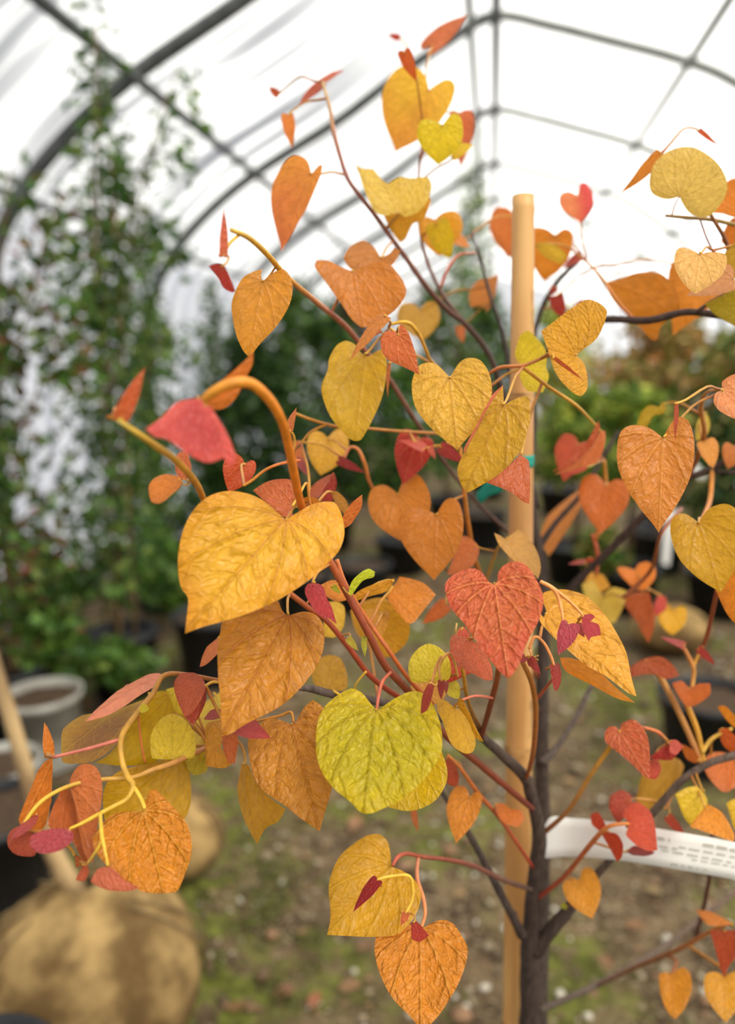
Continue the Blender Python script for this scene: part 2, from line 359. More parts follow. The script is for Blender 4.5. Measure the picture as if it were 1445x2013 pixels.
def leaf_mesh(pts, B, T, d, col, col2=None, vein=None, fold=.34, curl=.1, tilt=None, pitch=None, fine=15, ripple=.012, seed=0, mode='edge'):
    rnd = random.Random(seed * 31 + 5)
    B = Vector(B); T = Vector(T)
    if (T - B).length < 4: T = B + Vector((0, 6))
    dirv = (T - B).normalized(); pv = Vector((-dirv.y, dirv.x))
    lat = [(Vector(p) - B).dot(pv) for p in pts]; al = [(Vector(p) - B).dot(dirv) for p in pts]
    Wd = max(lat) - min(lat); Lg = max(al) - min(al)
    if tilt is None:
        ratio = Wd / max(Lg, 1) / .95
        tilt = math.degrees(math.acos(min(1, max(ratio, .45)))) * rnd.choice((-1, 1)) if ratio < 1 else rnd.uniform(-12, 12)
        tilt *= .8
    if pitch is None:
        pitch = rnd.uniform(8, 24)
        if Lg < .75 * Wd: pitch = 38
    cen = sum((Vector(p) for p in pts), Vector((0, 0))) / len(pts)
    C = P(cen.x, cen.y, d)
    n = -(ray(cen.x, cen.y).normalized())
    axis = (RIGHT * dirv.x + DOWN * dirv.y).normalized()
    n = Matrix.Rotation(math.radians(tilt), 3, axis) @ n
    n = Matrix.Rotation(math.radians(-pitch), 3, RIGHT) @ n       # upper face turned to the sky
    if n.dot(ray(cen.x, cen.y)) > -.2: n = (n - ray(cen.x, cen.y).normalized() * .5).normalized()
    # projecting outline pixels onto the leaf's own plane
    def proj(q):
        r = ray(q[0], q[1]); return CAM + r * ((C - CAM).dot(n) / r.dot(n))
    ey = proj(T) - proj(B); L3 = ey.length; ey = ey / L3; ex = ey.cross(n).normalized()
    B3 = proj(B)
    out = corner_spline(pts, 4)
    poly2 = [(v.x, v.y) for v in out]
    ext = max(Lg, Wd); step = ext / fine
    verts = [Vector(v) for v in poly2]; nb = len(verts)
    x0 = min(v[0] for v in poly2); x1 = max(v[0] for v in poly2); y0 = min(v[1] for v in poly2); y1 = max(v[1] for v in poly2)
    j = 0; yy = y0 + step * .5
    segs = poly2
    while yy < y1:
        xx = x0 + (step * .5 if j % 2 else 0)
        while xx < x1:
            q = (xx, yy)
            if inside(q, poly2):
                md = min((sx - xx) ** 2 + (sy - yy) ** 2 for sx, sy in segs)
                if md > (step * .45) ** 2: verts.append(Vector(q))
            xx += step
        yy += step * .87; j += 1
    res = delaunay_2d_cdt(verts, [], [list(range(nb))], 1, 1e-4)
    v2, f2 = res[0], [tuple(f) for f in res[2]]
    if not f2: return None
    if col[0] - col[1] > 60: col = (col[0], col[1], col[2] * .82)
    if col[0] - col[1] > 105: col = tuple(v * .92 for v in col)
    cl = lin(col); c2 = lin(col2) if col2 else tuple(min(1, v * .86) for v in cl)
    lum = sum(col) / 3
    if vein is None:
        vein = (232, 150, 90) if col[0] - col[1] > 95 else ((150, 120, 10) if col[1] > .85 * col[0] else (176, 108, 28))
    vl = lin(vein)
    vs, uvs, cs, vc = [], [], [], []
    off = Vector((seed * 3.7, seed * 1.3, 0))
    ymax = max(al) / max((T - B).length, 1)
    for v in v2:
        p3 = proj(v); rel = p3 - B3; x = rel.dot(ex) / L3; y = rel.dot(ey) / L3
        hgt = fold * (abs(x) ** 1.25) * .55 - curl * (y - .35) ** 2 * .6 + ripple * noise.noise(Vector((x * 3.2, y * 3.2, seed * 1.7))) * 2.2
        hgt += .03 * noise.noise(Vector((x * 1.3 + 5, y * 1.3, seed * .7)))
        ed = min((v.x - sx) ** 2 + (v.y - sy) ** 2 for sx, sy in segs) ** .5 / ext
        hgt -= .02 * max(0, 1 - ed / .08) ** 2
        vs.append(p3 + n * hgt * L3)
        uvs.append((x, y, seed * .77))
        nn = noise.noise(Vector((x * 2.3, y * 2.3, seed * 2.1)))
        t = max(0, min(1, (1 - ed / .16) * .8 + nn * .6)) if mode == 'edge' else max(0, min(1, y * 1.1 + nn * .4)) if mode == 'tip' else max(0, min(1, (ex.dot(rel) / L3) * -2.2 + .5 + nn * .2))
        cs.append(mixc(cl, c2, t)); vc.append(vl)
    me = mesh('leaf', vs, f2)
    setcol(me, 'col', cs); setcol(me, 'vein', vc)
    at = me.attributes.new('luv', 'FLOAT_VECTOR', 'POINT'); at.data.foreach_set('vector', [q for u in uvs for q in u])
    rl = me.attributes.new('relief', 'FLOAT', 'POINT'); rl.data.foreach_set('value', [1.0 if fine >= 24 else .5 if fine >= 18 else .26] * len(vs))
    return me, B3, n

# the tree's root, defined from the bamboo stake's foot
ROOT = P(1046, 2013, .865); ROOT = Vector((ROOT.x, ROOT.y, 0.29))
tree = empty('redbud_sapling', (ROOT.x, ROOT.y, 0.29))
tag(tree, 'young potted redbud with heart-shaped yellow, orange and red leaves tied to a bamboo stake', 'tree')
_seed = [0]
def LP(pts, B, T, d, col, flap=None, **kw):
    _seed[0] += 1
    r = leaf_mesh(pts, B, T, d, col, seed=_seed[0], **kw)
    if not r: return None
    me, B3, n = r
    o = part('leaf', me, LEAF, tree); LEAVES.append((o, Vector(B), d, B3, n, kw.get('pet', None), col)); return o
def L(B, T, wl, wr, hl, hr, d, col, k=0.0, **kw):
    return LP(heart(B, T, wl, wr, hl, hr, k), B, T, d, col, **kw)
def FL(leafobj, pts, B, T, d, col, **kw):
    _seed[0] += 1
    r = leaf_mesh(pts, B, T, d, col, seed=_seed[0], **kw)
    if r: part('folded_edge', r[0], LEAF, leafobj)
def S(name, pts, c1, c2=None, mat=None, extra=None):
    """stem through (x, y, depth, width px)"""
    q = crom([list(p) for p in pts], 6)
    p3 = [P(a, b, c) for a, b, c, _ in q]; rr = [max(.0006, ww / 2 * c / F) for _, _, c, ww in q]
    if extra:
        p3 = extra + p3; rr = [rr[0] * 1.1] * len(extra) + rr
    n = len(p3)
    ramp = [lin(c) for c in (c1 if isinstance(c1, list) else [c1, c2 or c1])]
    cs = []
    for i in range(n):
        u = i / (n - 1) * (len(ramp) - 1); k = min(int(u), len(ramp) - 2); cs.append(mixc(ramp[k], ramp[k + 1], u - k))
    if name in ('trunk', 'branch'):
        rr = [r * (1 + .16 * noise.noise(Vector((i * .35, len(STEMPTS) * .1, 0)))) for i, r in enumerate(rr)]
    part(name, tube(name, p3, rr, cs, seg=9), mat or (BARK if name in ('trunk', 'branch') else STEM), tree)
    STEMPTS.extend(p3)

# ------------------------------------------------------------------ stems of the redbud
DK = (62, 50, 44); GR = (96, 84, 76); RB = (128, 62, 40); OY = (205, 140, 50); YE = (222, 178, 60); OR_ = (196, 98, 44); PKS = (196, 110, 90)
foot = [Vector((ROOT.x + .012, ROOT.y - .03, .27)), Vector((ROOT.x + .008, ROOT.y - .02, .5))]
S('trunk', [(1041, 2013, .85, 40), (1042, 1900, .83, 40), (1046, 1800, .81, 34), (1055, 1700, .79, 30), (1060, 1640, .775, 28), (1043, 1560, .75, 24), (1030, 1525, .735, 23), (985, 1482, .70, 20), (945, 1445, .66, 16), (915, 1400, .66, 11)], DK, (86, 72, 62), extra=foot)
S('trunk', [(1058, 2013, .90, 34), (1062, 1850, .90, 34), (1067, 1650, .89, 30), (1064, 1450, .88, 28), (1068, 1260, .87, 26), (1062, 1120, .86, 24), (1048, 1020, .86, 18), (1042, 940, .87, 14), (1050, 830, .89, 12), (1042, 720, .90, 11), (1060, 620, .90, 10), (1095, 555, .90, 10), (1142, 508, .90, 8)], (74, 62, 54), (58, 48, 44), extra=[Vector((ROOT.x + .02, ROOT.y + .02, .27)), Vector((ROOT.x + .02, ROOT.y + .02, .5))])
S('branch', [(1028, 1840, .80, 20), (1002, 1790, .79, 16), (970, 1730, .78, 14), (938, 1668, .77, 13), (900, 1602, .76, 12), (868, 1556, .75, 9), (840, 1500, .74, 7)], DK, (84, 74, 66))
S('branch', [(1020, 1835, .80, 14), (1014, 1815, .80, 12), (1012, 1795, .79, 9)], DK)
S('branch', [(1052, 1870, .82, 32), (1082, 1830, .81, 28), (1112, 1795, .80, 25), (1150, 1745, .79, 18), (1200, 1690, .78, 14), (1250, 1635, .76, 14), (1295, 1585, .75, 15), (1340, 1535, .74, 14), (1395, 1500, .73, 15), (1450, 1482, .72, 15), (1520, 1450, .70, 13)], DK, (110, 94, 82))
S('branch', [(1066, 1500, .87, 16), (1100, 1462, .88, 12), (1135, 1405, .89, 11), (1165, 1345, .90, 9), (1185, 1310, .91, 7)], GR)
S('branch', [(1060, 1075, .86, 14), (1095, 1025, .88, 11), (1145, 968, .89, 10), (1190, 890, .90, 9), (1216, 848, .91, 7)], DK)
S('branch', [(1066, 1250, .87, 16), (1120, 1160, .86, 15), (1200, 1080, .84, 15), (1268, 1012, .82, 14), (1345, 945, .80, 13), (1400, 922, .79, 12), (1450, 888, .78, 11), (1520, 840, .77, 9)], DK, (70, 54, 48))
S('branch', [(1392, 926, .79, 9), (1450, 931, .78, 8), (1500, 935, .78, 7)], DK)
S('branch', [(1046, 730, .89, 12), (1090, 680, .85, 12), (1140, 645, .80, 13), (1195, 628, .76, 13), (1275, 630, .73, 15), (1345, 614, .71, 14), (1400, 618, .70, 14), (1450, 628, .69, 13), (1520, 640, .68, 12)], DK, (78, 62, 56))
S('branch', [(1372, 612, .70, 8), (1400, 592, .69, 7), (1450, 565, .68, 6), (1480, 550, .68, 5)], (84, 66, 58))
S('twig', [(1055, 1000, .87, 12), (1020, 830, .88, 10), (1000, 720, .88, 10), (984, 640, .87, 8), (962, 575, .87, 7), (945, 510, .87, 6), (928, 458, .87, 5)], DK)
S('twig', [(1030, 900, .87, 11), (985, 760, .85, 13), (968, 712, .84, 12), (945, 672, .83, 12), (912, 635, .82, 11), (878, 608, .80, 11), (838, 563, .78, 11), (800, 510, .77, 10), (768, 466, .76, 9), (735, 420, .755, 9), (705, 382, .75, 8), (683, 350, .75, 8), (668, 305, .75, 8), (655, 255, .76, 9), (648, 210, .77, 7), (634, 163, .78, 5)], [DK, (84, 64, 54), (112, 74, 60), (136, 78, 62), (150, 84, 66), (206, 166, 110)])
S('twig', [(912, 632, .82, 9), (876, 588, .82, 8), (848, 535, .82, 7), (830, 478, .82, 7), (822, 405, .82, 6), (823, 350, .82, 5), (828, 300, .82, 5), (832, 250, .82, 4)], (92, 66, 54), (150, 84, 56))
S('twig', [(865, 565, .82, 6), (885, 520, .82, 6), (905, 500, .83, 5), (935, 497, .84, 4)], PKS)
S('twig', [(1145, 506, .90, 6), (1178, 540, .79, 6), (1215, 592, .755, 6), (1245, 626, .745, 7)], OY, (190, 110, 60))
S('twig', [(1445, 442, .68, 8), (1400, 432, .68, 8), (1355, 428, .68, 7), (1308, 424, .68, 6)], (150, 122, 60), (170, 130, 66))
S('twig', [(1440, 520, .69, 9), (1425, 470, .68, 8), (1402, 430, .67, 7), (1372, 375, .67, 6), (1350, 335, .67, 6), (1300, 302, .68, 5)], (110, 60, 46), (190, 130, 60))
S('twig', [(1376, 430, .68, 4), (1388, 465, .67, 4), (1401, 492, .66, 4)], (130, 80, 60))
S('twig', [(960, 735, .64, 6), (985, 722, .63, 7), (1030, 718, .62, 7), (1074, 700, .62, 7)], (205, 118, 66), (196, 130, 66))
S('twig', [(1028, 722, .62, 7), (1075, 758, .63, 7), (1130, 795, .66, 7), (1160, 824, .70, 5), (1182, 848, .73, 4)], OY, YE)
S('twig', [(958, 740, .64, 5), (968, 775, .70, 5), (982, 850, .78, 6), (1030, 930, .85, 7)], (205, 110, 84), DK)
S('twig', [(455, 452, .47, 9), (490, 468, .49, 11), (528, 503, .53, 11), (562, 543, .58, 11), (620, 592, .65, 11), (680, 642, .71, 11), (722, 695, .74, 10), (765, 745, .77, 9), (800, 800, .79, 9), (840, 860, .81, 8), (930, 980, .84, 7), (1040, 1080, .86, 7)], [(220, 180, 80), (222, 168, 50), (190, 120, 90), (140, 84, 66), (110, 72, 58), (90, 66, 54)])
S('twig', [(440, 500, .47, 6), (452, 478, .47, 6), (470, 462, .48, 6)], YE)
S('twig', [(578, 812, .66, 6), (615, 826, .66, 6), (660, 838, .67, 7), (720, 842, .68, 6), (790, 848, .70, 6), (880, 852, .74, 6), (960, 850, .82, 6)], OY, (170, 110, 60))
S('twig', [(640, 835, .665, 5), (610, 850, .66, 5), (592, 872, .66, 4)], OY)
S('twig', [(780, 655, .63, 6), (765, 640, .63, 5), (800, 634, .63, 8), (822, 655, .64, 8), (838, 690, .66, 7), (850, 712, .68, 6), (900, 760, .75, 6), (960, 800, .83, 7)], YE, OY)
S('twig', [(905, 880, .71, 7), (912, 960, .71, 9), (922, 1040, .73, 10), (940, 1120, .77, 11), (1000, 1240, .83, 12), (1055, 1330, .87, 12)], (200, 130, 40), (150, 84, 50))
S('twig', [(800, 885, .73, 6), (830, 880, .73, 5), (865, 876, .73, 5), (900, 872, .72, 5)], OY)
S('twig', [(676, 902, .72, 6), (688, 880, .72, 6), (705, 885, .72, 7), (718, 915, .72, 8), (730, 955, .73, 7), (775, 1020, .75, 6), (850, 1090, .78, 6), (940, 1190, .82, 7), (1010, 1300, .85, 8), (1060, 1400, .87, 9)], [(206, 130, 90), (200, 120, 50), (120, 76, 54), (92, 70, 58)])
# the tall arching shoots close to the lens
S('shoot', [(395, 798, .41, 16), (412, 775, .405, 19), (450, 755, .405, 22), (490, 753, .41, 22), (525, 780, .42, 21), (552, 822, .435, 19), (566, 870, .455, 18), (578, 930, .48, 18), (590, 985, .51, 16), (606, 1030, .545, 14), (632, 1075, .565, 14), (655, 1115, .57, 15), (690, 1180, .575, 15), (722, 1240, .58, 15), (755, 1305, .59, 15), (790, 1345, .60, 15), (830, 1390, .62, 14), (880, 1450, .64, 13), (940, 1500, .67, 14), (1000, 1551, .71, 13), (1047, 1590, .75, 12)], [(216, 150, 50), (224, 136, 38), (214, 118, 36), (150, 70, 42), (140, 72, 42), (118, 52, 36)])
S('shoot', [(222, 818, .40, 8), (250, 838, .40, 11), (300, 872, .41, 14), (345, 905, .43, 15), (382, 945, .485, 14), (402, 985, .525, 13), (430, 1040, .56, 12), (500, 1110, .585, 11), (600, 1190, .60, 11), (640, 1218, .60, 11), (682, 1268, .605, 11), (722, 1322, .61, 11), (762, 1356, .615, 11), (810, 1385, .62, 10)], [(190, 165, 60), (200, 140, 50), (170, 76, 42), (160, 62, 36)])
S('shoot', [(662, 1100, .575, 9), (680, 1150, .58, 9), (720, 1215, .60, 9), (765, 1280, .60, 9), (800, 1330, .605, 9), (850, 1385, .61, 10)], (205, 120, 66), OR_)
S('twig', [(478, 955, .56, 6), (495, 945, .56, 6), (520, 925, .56, 6), (550, 912, .56, 6), (590, 905, .58, 6)], OY, OR_)
S('twig', [(575, 995, .555, 5), (590, 970, .56, 5), (603, 950, .57, 5), (610, 990, .575, 5), (630, 1060, .58, 5)], YE, OR_)
# long left shoot
S('branch', [(940, 1440, .665, 14), (860, 1410, .66, 15), (770, 1385, .65, 16), (700, 1372, .63, 17), (650, 1364, .61, 16), (612, 1354, .60, 15), (590, 1352, .59, 12)], (86, 72, 64), (92, 80, 74))
S('shoot', [(600, 1352, .595, 11), (540, 1352, .59, 10), (480, 1345, .58, 9), (430, 1338, .57, 9), (365, 1326, .56, 9), (322, 1328, .54, 10), (300, 1364, .535, 11), (270, 1402, .53, 12), (240, 1446, .525, 12), (239, 1490, .52, 11), (250, 1525, .515, 12), (262, 1545, .51, 11), (250, 1570, .505, 9), (222, 1586, .50, 9), (195, 1600, .495, 8), (162, 1618, .49, 7), (137, 1629, .485, 5)], (150, 76, 60), (224, 182, 50))
S('twig', [(238, 1453, .525, 8), (180, 1470, .52, 7), (107, 1488, .515, 6)], PKS)
S('shoot', [(500, 1420, .62, 9), (450, 1450, .612, 10), (418, 1464, .60, 10), (390, 1477, .575, 11), (340, 1500, .545, 11), (298, 1514, .53, 10), (262, 1528, .525, 9), (205, 1532, .52, 9), (160, 1538, .515, 8), (117, 1553, .51, 8), (82, 1575, .505, 8), (60, 1600, .50, 8), (42, 1630, .495, 6)], (160, 84, 70), (226, 186, 56))
S('twig', [(262, 1545, .51, 8), (277, 1570, .505, 8), (285, 1590, .50, 7)], YE)
S('twig', [(197, 1598, .495, 7), (200, 1640, .476, 8), (206, 1670, .470, 6), (212, 1702, .467, 5)], YE)
S('twig', [(200, 1655, .473, 7), (188, 1675, .474, 6), (172, 1697, .478, 4)], YE)
S('twig', [(272, 1402, .53, 4), (276, 1450, .535, 4), (285, 1500, .54, 4)], (196, 110, 60))
S('twig', [(404, 1348, .54, 6), (418, 1341, .55, 6), (432, 1342, .56, 5)], YE)
S('twig', [(500, 1418, .59, 5), (548, 1408, .585, 6), (572, 1400, .58, 5), (577, 1420, .575, 4)], OY)
S('twig', [(720, 1320, .585, 5), (700, 1345, .59, 4), (690, 1375, .60, 5), (655, 1358, .61, 5)], YE)
S('twig', [(768, 1322, .57, 7), (752, 1340, .55, 7), (744, 1370, .54, 7), (741, 1394, .535, 6)], (190, 96, 70))
# middle petioles around the red heart
S('shoot', [(1035, 1530, .73, 8), (1048, 1480, .70, 10), (1053, 1400, .66, 11), (1046, 1345, .63, 11), (1028, 1302, .60, 10), (1005, 1250, .56, 8), (985, 1190, .545, 6), (974, 1150, .525, 5)], (150, 80, 46), (216, 150, 50))
S('shoot', [(945, 1452, .66, 10), (966, 1380, .62, 12), (980, 1318, .58, 11), (975, 1270, .57, 7), (940, 1255, .555, 5), (921, 1254, .545, 4)], (110, 54, 40), (190, 112, 44))
S('shoot', [(955, 1448, .665, 8), (932, 1410, .64, 8), (918, 1370, .61, 8), (910, 1320, .58, 8), (898, 1280, .565, 6)], (120, 70, 44), (214, 160, 50))
S('twig', [(868, 1345, .55, 5), (863, 1312, .55, 6), (878, 1286, .55, 6), (890, 1292, .56, 6), (900, 1330, .58, 5)], (226, 172, 90))
S('twig', [(848, 1345, .545, 5), (858, 1310, .55, 6), (868, 1290, .55, 6)], (214, 150, 80))
S('twig', [(908, 1376, .58, 5), (935, 1368, .59, 5), (968, 1372, .61, 6)], (214, 120, 90))
S('twig', [(1055, 1375, .66, 6), (1075, 1350, .63, 6), (1094, 1325, .60, 5), (1100, 1312, .58, 4)], (190, 90, 60))
S('twig', [(1040, 1275, .57, 6), (1052, 1252, .57, 6), (1070, 1265, .57, 6), (1084, 1292, .565, 6), (1089, 1308, .56, 5)], (230, 150, 80))
S('twig', [(1062, 1143, .55, 8), (1088, 1158, .55, 9), (1100, 1182, .55, 8), (1108, 1225, .545, 5)], (236, 160, 90))
S('twig', [(1088, 1157, .55, 8), (1115, 1178, .55, 7), (1135, 1197, .55, 6), (1146, 1210, .548, 5)], (236, 160, 90))
S('twig', [(1040, 1275, .57, 4), (1044, 1285, .57, 4), (1042, 1296, .57, 3)], (236, 170, 100))
S('twig', [(898, 1225, .56, 4), (896, 1240, .56, 4), (897, 1250, .565, 4)], (226, 190, 110))
# lower part
S('twig', [(1048, 1750, .79, 9), (985, 1728, .76, 10), (930, 1702, .72, 10), (880, 1690, .68, 9), (830, 1684, .64, 8), (800, 1678, .62, 8), (782, 1685, .61, 8), (772, 1702, .605, 6)], (84, 70, 60), (196, 92, 66))
S('twig', [(822, 1685, .635, 8), (820, 1725, .61, 8), (832, 1765, .595, 8), (836, 1795, .585, 7), (829, 1822, .575, 6)], (206, 132, 96), (216, 136, 76))
S('twig', [(742, 1729, .57, 6), (772, 1722, .575, 6), (806, 1724, .58, 7), (811, 1765, .58, 6), (798, 1795, .575, 5)], YE)
S('twig', [(1048, 1705, .78, 7), (985, 1612, .73, 8), (942, 1562, .69, 9), (905, 1510, .66, 8), (880, 1484, .65, 6)], (170, 66, 50), (210, 130, 60))
S('twig', [(1066, 1640, .775, 10), (1118, 1592, .76, 9), (1162, 1522, .75, 9), (1200, 1468, .74, 9), (1230, 1432, .70, 6)], (120, 64, 40), (206, 150, 40))
S('twig', [(1054, 1768, .80, 9), (1110, 1722, .765, 9), (1165, 1655, .722, 10), (1196, 1625, .708, 8), (1236, 1619, .702, 6)], (150, 54, 44), (214, 130, 60))
S('twig', [(1250, 1570, .76, 5), (1285, 1575, .76, 6), (1310, 1590, .76, 5)], (200, 140, 60))
S('twig', [(1380, 1505, .735, 10), (1362, 1460, .74, 12), (1330, 1390, .75, 12), (1298, 1330, .76, 12), (1278, 1302, .76, 9)], (180, 120, 66), (196, 140, 56))
S('twig', [(1384, 1500, .735, 9), (1372, 1440, .74, 11), (1352, 1388, .745, 11), (1348, 1372, .75, 7)], (196, 146, 50), (206, 140, 40))
S('twig', [(1358, 1385, .75, 7), (1362, 1340, .76, 8), (1363, 1312, .76, 9), (1345, 1275, .76, 7), (1336, 1268, .76, 5)], (206, 150, 60), (196, 120, 70))
S('twig', [(1362, 1312, .76, 7), (1372, 1290, .76, 6), (1378, 1278, .76, 5)], (206, 150, 60))
S('twig', [(1316, 1462, .70, 6), (1295, 1440, .69, 7), (1265, 1430, .68, 6)], (214, 120, 70))
S('twig', [(1440, 1432, .74, 6), (1400, 1452, .74, 8), (1380, 1480, .735, 9)], (206, 160, 60))
S('branch', [(1062, 1985, .88, 14), (1170, 1938, 1.0, 13), (1290, 1872, 1.1, 12), (1385, 1800, 1.16, 11), (1450, 1750, 1.2, 10)], (84, 72, 62), (104, 84, 70))
S('twig', [(1170, 1940, 1.0, 7), (1240, 1905, .97, 8), (1330, 1868, .90, 9), (1395, 1832, .86, 8), (1430, 1815, .84, 7)], (96, 70, 56), (196, 120, 54))
S('twig', [(1355, 1860, .88, 6), (1385, 1880, .84, 6), (1420, 1905, .80, 6), (1425, 1920, .78, 5)], (196, 130, 54))
S('twig', [(1310, 1878, .93, 6), (1330, 1890, .86, 5), (1320, 1915, .79, 5)], (176, 96, 54))
S('twig', [(1365, 1850, .95, 8), (1382, 1790, .90, 8), (1395, 1720, .84, 8), (1400, 1640, .78, 7)], (96, 52, 44))
S('twig', [(1350, 945, .80, 9), (1372, 895, .77, 10), (1385, 850, .74, 10), (1378, 800, .72, 9), (1392, 770, .68, 7), (1422, 767, .60, 5)], (140, 76, 50), OY)
S('twig', [(1400, 922, .79, 9), (1395, 985, .76, 9), (1376, 1026, .65, 6)], (196, 130, 44), (206, 120, 40))
S('twig', [(1410, 1160, .70, 8), (1392, 1240, .76, 8), (1372, 1300, .78, 6)], (150, 74, 44))
S('twig', [(1165, 1050, .86, 8), (1175, 1090, .86, 8), (1172, 1130, .86, 6)], (200, 100, 60))
S('twig', [(1150, 1105, .86, 5), (1172, 1100, .86, 5)], (190, 60, 50))
S('twig', [(1170, 1062, .86, 9), (1195, 985, .85, 9), (1192, 955, .85, 8), (1188, 905, .84, 6)], (206, 130, 60), OY)
S('twig', [(1225, 1175, .85, 8), (1280, 1120, .83, 8), (1300, 1050, .75, 7), (1340, 1000, .80, 8)], (150, 84, 50))
S('twig', [(952, 1150, .79, 6), (968, 1105, .75, 6), (980, 1075, .70, 5), (996, 1058, .665, 4)], (200, 150, 60))

# ------------------------------------------------------------------ leaves
Yg = (242, 186, 48); GO = (226, 170, 48); OL = (206, 158, 28); OR = (218, 134, 44); OB = (208, 124, 44); CO = (224, 108, 72); RD = (194, 50, 48); MG = (186, 58, 80); BR = (184, 82, 44); LM = (222, 200, 34); OD = (206, 120, 28)
# top
L((850, 90), (921, 28), 15, 22, 20, 20, .92, (226, 124, 100), tilt=20)
L((785, 74), (762, 68), 7, 7, 2, 2, .95, (220, 60, 60))
L((794, 102), (818, 162), 13, 15, 5, 5, .76, (226, 96, 40))
L((842, 176), (775, 297), 72, 56, 26, 38, .82, Yg, .15, col2=(236, 156, 50), mode='tip', vein=(206, 130, 20))
L((870, 246), (861, 323), 47, 42, 8, 25, .74, (238, 204, 24), .35, tilt=5)
L((890, 306), (930, 282), 12, 14, 4, 4, .76, (236, 196, 24))
L((905, 222), (908, 330), 22, 24, 6, 6, .88, (222, 104, 60))
L((610, 341), (550, 493), 58, 20, 26, 26, .72, (222, 138, 52), col2=(214, 110, 56), mode='tip', tilt=30, vein=(190, 100, 40))
L((568, 226), (578, 291), 18, 9, 5, 3, .78, (228, 126, 46))
L((632, 164), (583, 208), 9, 11, 6, 6, .80, (214, 92, 74))
L((634, 160), (677, 135), 6, 7, 3, 3, .82, (226, 110, 92))
L((547, 186), (528, 170), 8, 8, 3, 3, .85, (226, 92, 62))
a = LP([(699, 320), (712, 330), (735, 329), (750, 350), (763, 360), (784, 349), (805, 354), (838, 356), (846, 378), (830, 412), (800, 425), (783, 418), (756, 424), (735, 415), (718, 380)], (784, 418), (745, 338), .74, (224, 184, 62), tilt=10, pitch=30)
LP([(752, 418), (775, 415), (800, 420), (845, 388), (848, 400), (833, 434), (812, 440), (797, 470), (786, 476), (770, 455)], (790, 420), (787, 476), .765, (230, 164, 46), tilt=10)
L((855, 432), (866, 502), 34, 50, 8, 12, .82, (232, 158, 34), .5)
L((858, 440), (882, 508), 22, 26, 4, 8, .79, (232, 196, 30), .6)
L((892, 470), (925, 486), 10, 12, 3, 3, .86, (220, 130, 60))
L((1012, 424), (1000, 506), 44, 34, 14, 12, .93, (236, 126, 60), .3)
L((1136, 384), (1144, 438), 40, 28, 10, 24, .84, (228, 126, 84), col2=(226, 70, 66), mode='side')
L((1090, 462), (1068, 552), 46, 42, 8, 17, .87, (234, 140, 38), .3)
LP([(1052, 480), (1075, 478), (1100, 485), (1115, 503), (1103, 520), (1080, 510), (1060, 495)], (1056, 480), (1108, 515), .83, (230, 188, 62))
L((1143, 503), (1103, 528), 8, 10, 3, 3, .86, (202, 70, 50))
L((1094, 581), (1106, 624), 15, 14, 2, 2, .85, (188, 44, 50), .8)
L((1092, 565), (1082, 580), 7, 8, 2, 2, .86, (190, 50, 50))
L((1132, 610), (1150, 584), 5, 7, 2, 2, .86, (196, 56, 52))
LP([(1187, 555), (1215, 549), (1255, 537), (1300, 540), (1330, 572), (1336, 610), (1300, 640), (1292, 665), (1280, 667), (1255, 640), (1235, 622), (1205, 590)], (1190, 556), (1287, 667), .778, (208, 126, 38), tilt=8, pitch=15)
LP([(1310, 545), (1318, 515), (1345, 497), (1400, 520), (1420, 570), (1395, 605), (1350, 640), (1325, 660), (1320, 600)], (1400, 540), (1322, 655), .815, (220, 132, 44))
L((1376, 497), (1366, 575), 48, 54, 6, 5, .60, (246, 190, 104), .45, tilt=-4, pitch=34, vein=(214, 140, 50))
L((1442, 548), (1348, 580), 30, 24, 6, 6, .64, (216, 146, 108), vein=(236, 180, 130))
L((1336, 386), (1365, 289), 82, 66, 28, 14, .66, (236, 196, 92), 1.0, tilt=6, pitch=8)
L((1299, 301), (1219, 385), 11, 14, 0, 0, .68, (236, 148, 76))
L((1372, 257), (1413, 288), 5, 7, 0, 0, .72, (226, 98, 68))
LP([(1400, 418), (1420, 380), (1430, 360), (1450, 355), (1480, 370), (1480, 420), (1460, 432), (1435, 425), (1420, 420)], (1460, 425), (1402, 417), .72, (236, 136, 40))
LP([(1418, 475), (1425, 450), (1440, 430), (1470, 440), (1475, 480), (1440, 490)], (1470, 470), (1420, 474), .72, (236, 130, 40))
LP([(1445, 478), (1425, 500), (1420, 530), (1440, 548), (1475, 535), (1480, 480)], (1470, 480), (1425, 540), .655, (202, 156, 40))
LP([(1385, 598), (1420, 580), (1445, 567), (1480, 555), (1490, 630), (1450, 640), (1431, 633), (1405, 618)], (1480, 600), (1386, 598), .66, (176, 152, 34))
# upper middle
b = LP([(1133, 697), (1150, 685), (1171, 670), (1185, 645), (1189, 624), (1172, 608), (1147, 602), (1110, 620), (1064, 649), (1078, 694), (1091, 739), (1119, 773), (1140, 783), (1154, 766), (1152, 721)], (1133, 697), (1064, 649), .60, (228, 162, 34), tilt=14, pitch=18, fold=.45, fine=20)
L((1088, 704), (1148, 750), 3, 5, 0, 0, .585, (206, 86, 40), tilt=30)
LP([(1012, 699), (1022, 663), (1040, 654), (1067, 680), (1075, 697), (1074, 721), (1079, 742), (1067, 773), (1036, 770), (1022, 742), (1027, 721)], (1026, 721), (1074, 712), .665, (228, 198, 34), tilt=5, pitch=20)
LP([(516, 552), (512, 540), (515, 527), (495, 535), (476, 550), (459, 590), (458, 620), (465, 660), (478, 690), (490, 701), (510, 675), (545, 640), (570, 600), (576, 565), (568, 540), (555, 528), (535, 535)], (516, 552), (489, 701), .55, (222, 146, 46), tilt=12, pitch=15, ripple=.005)
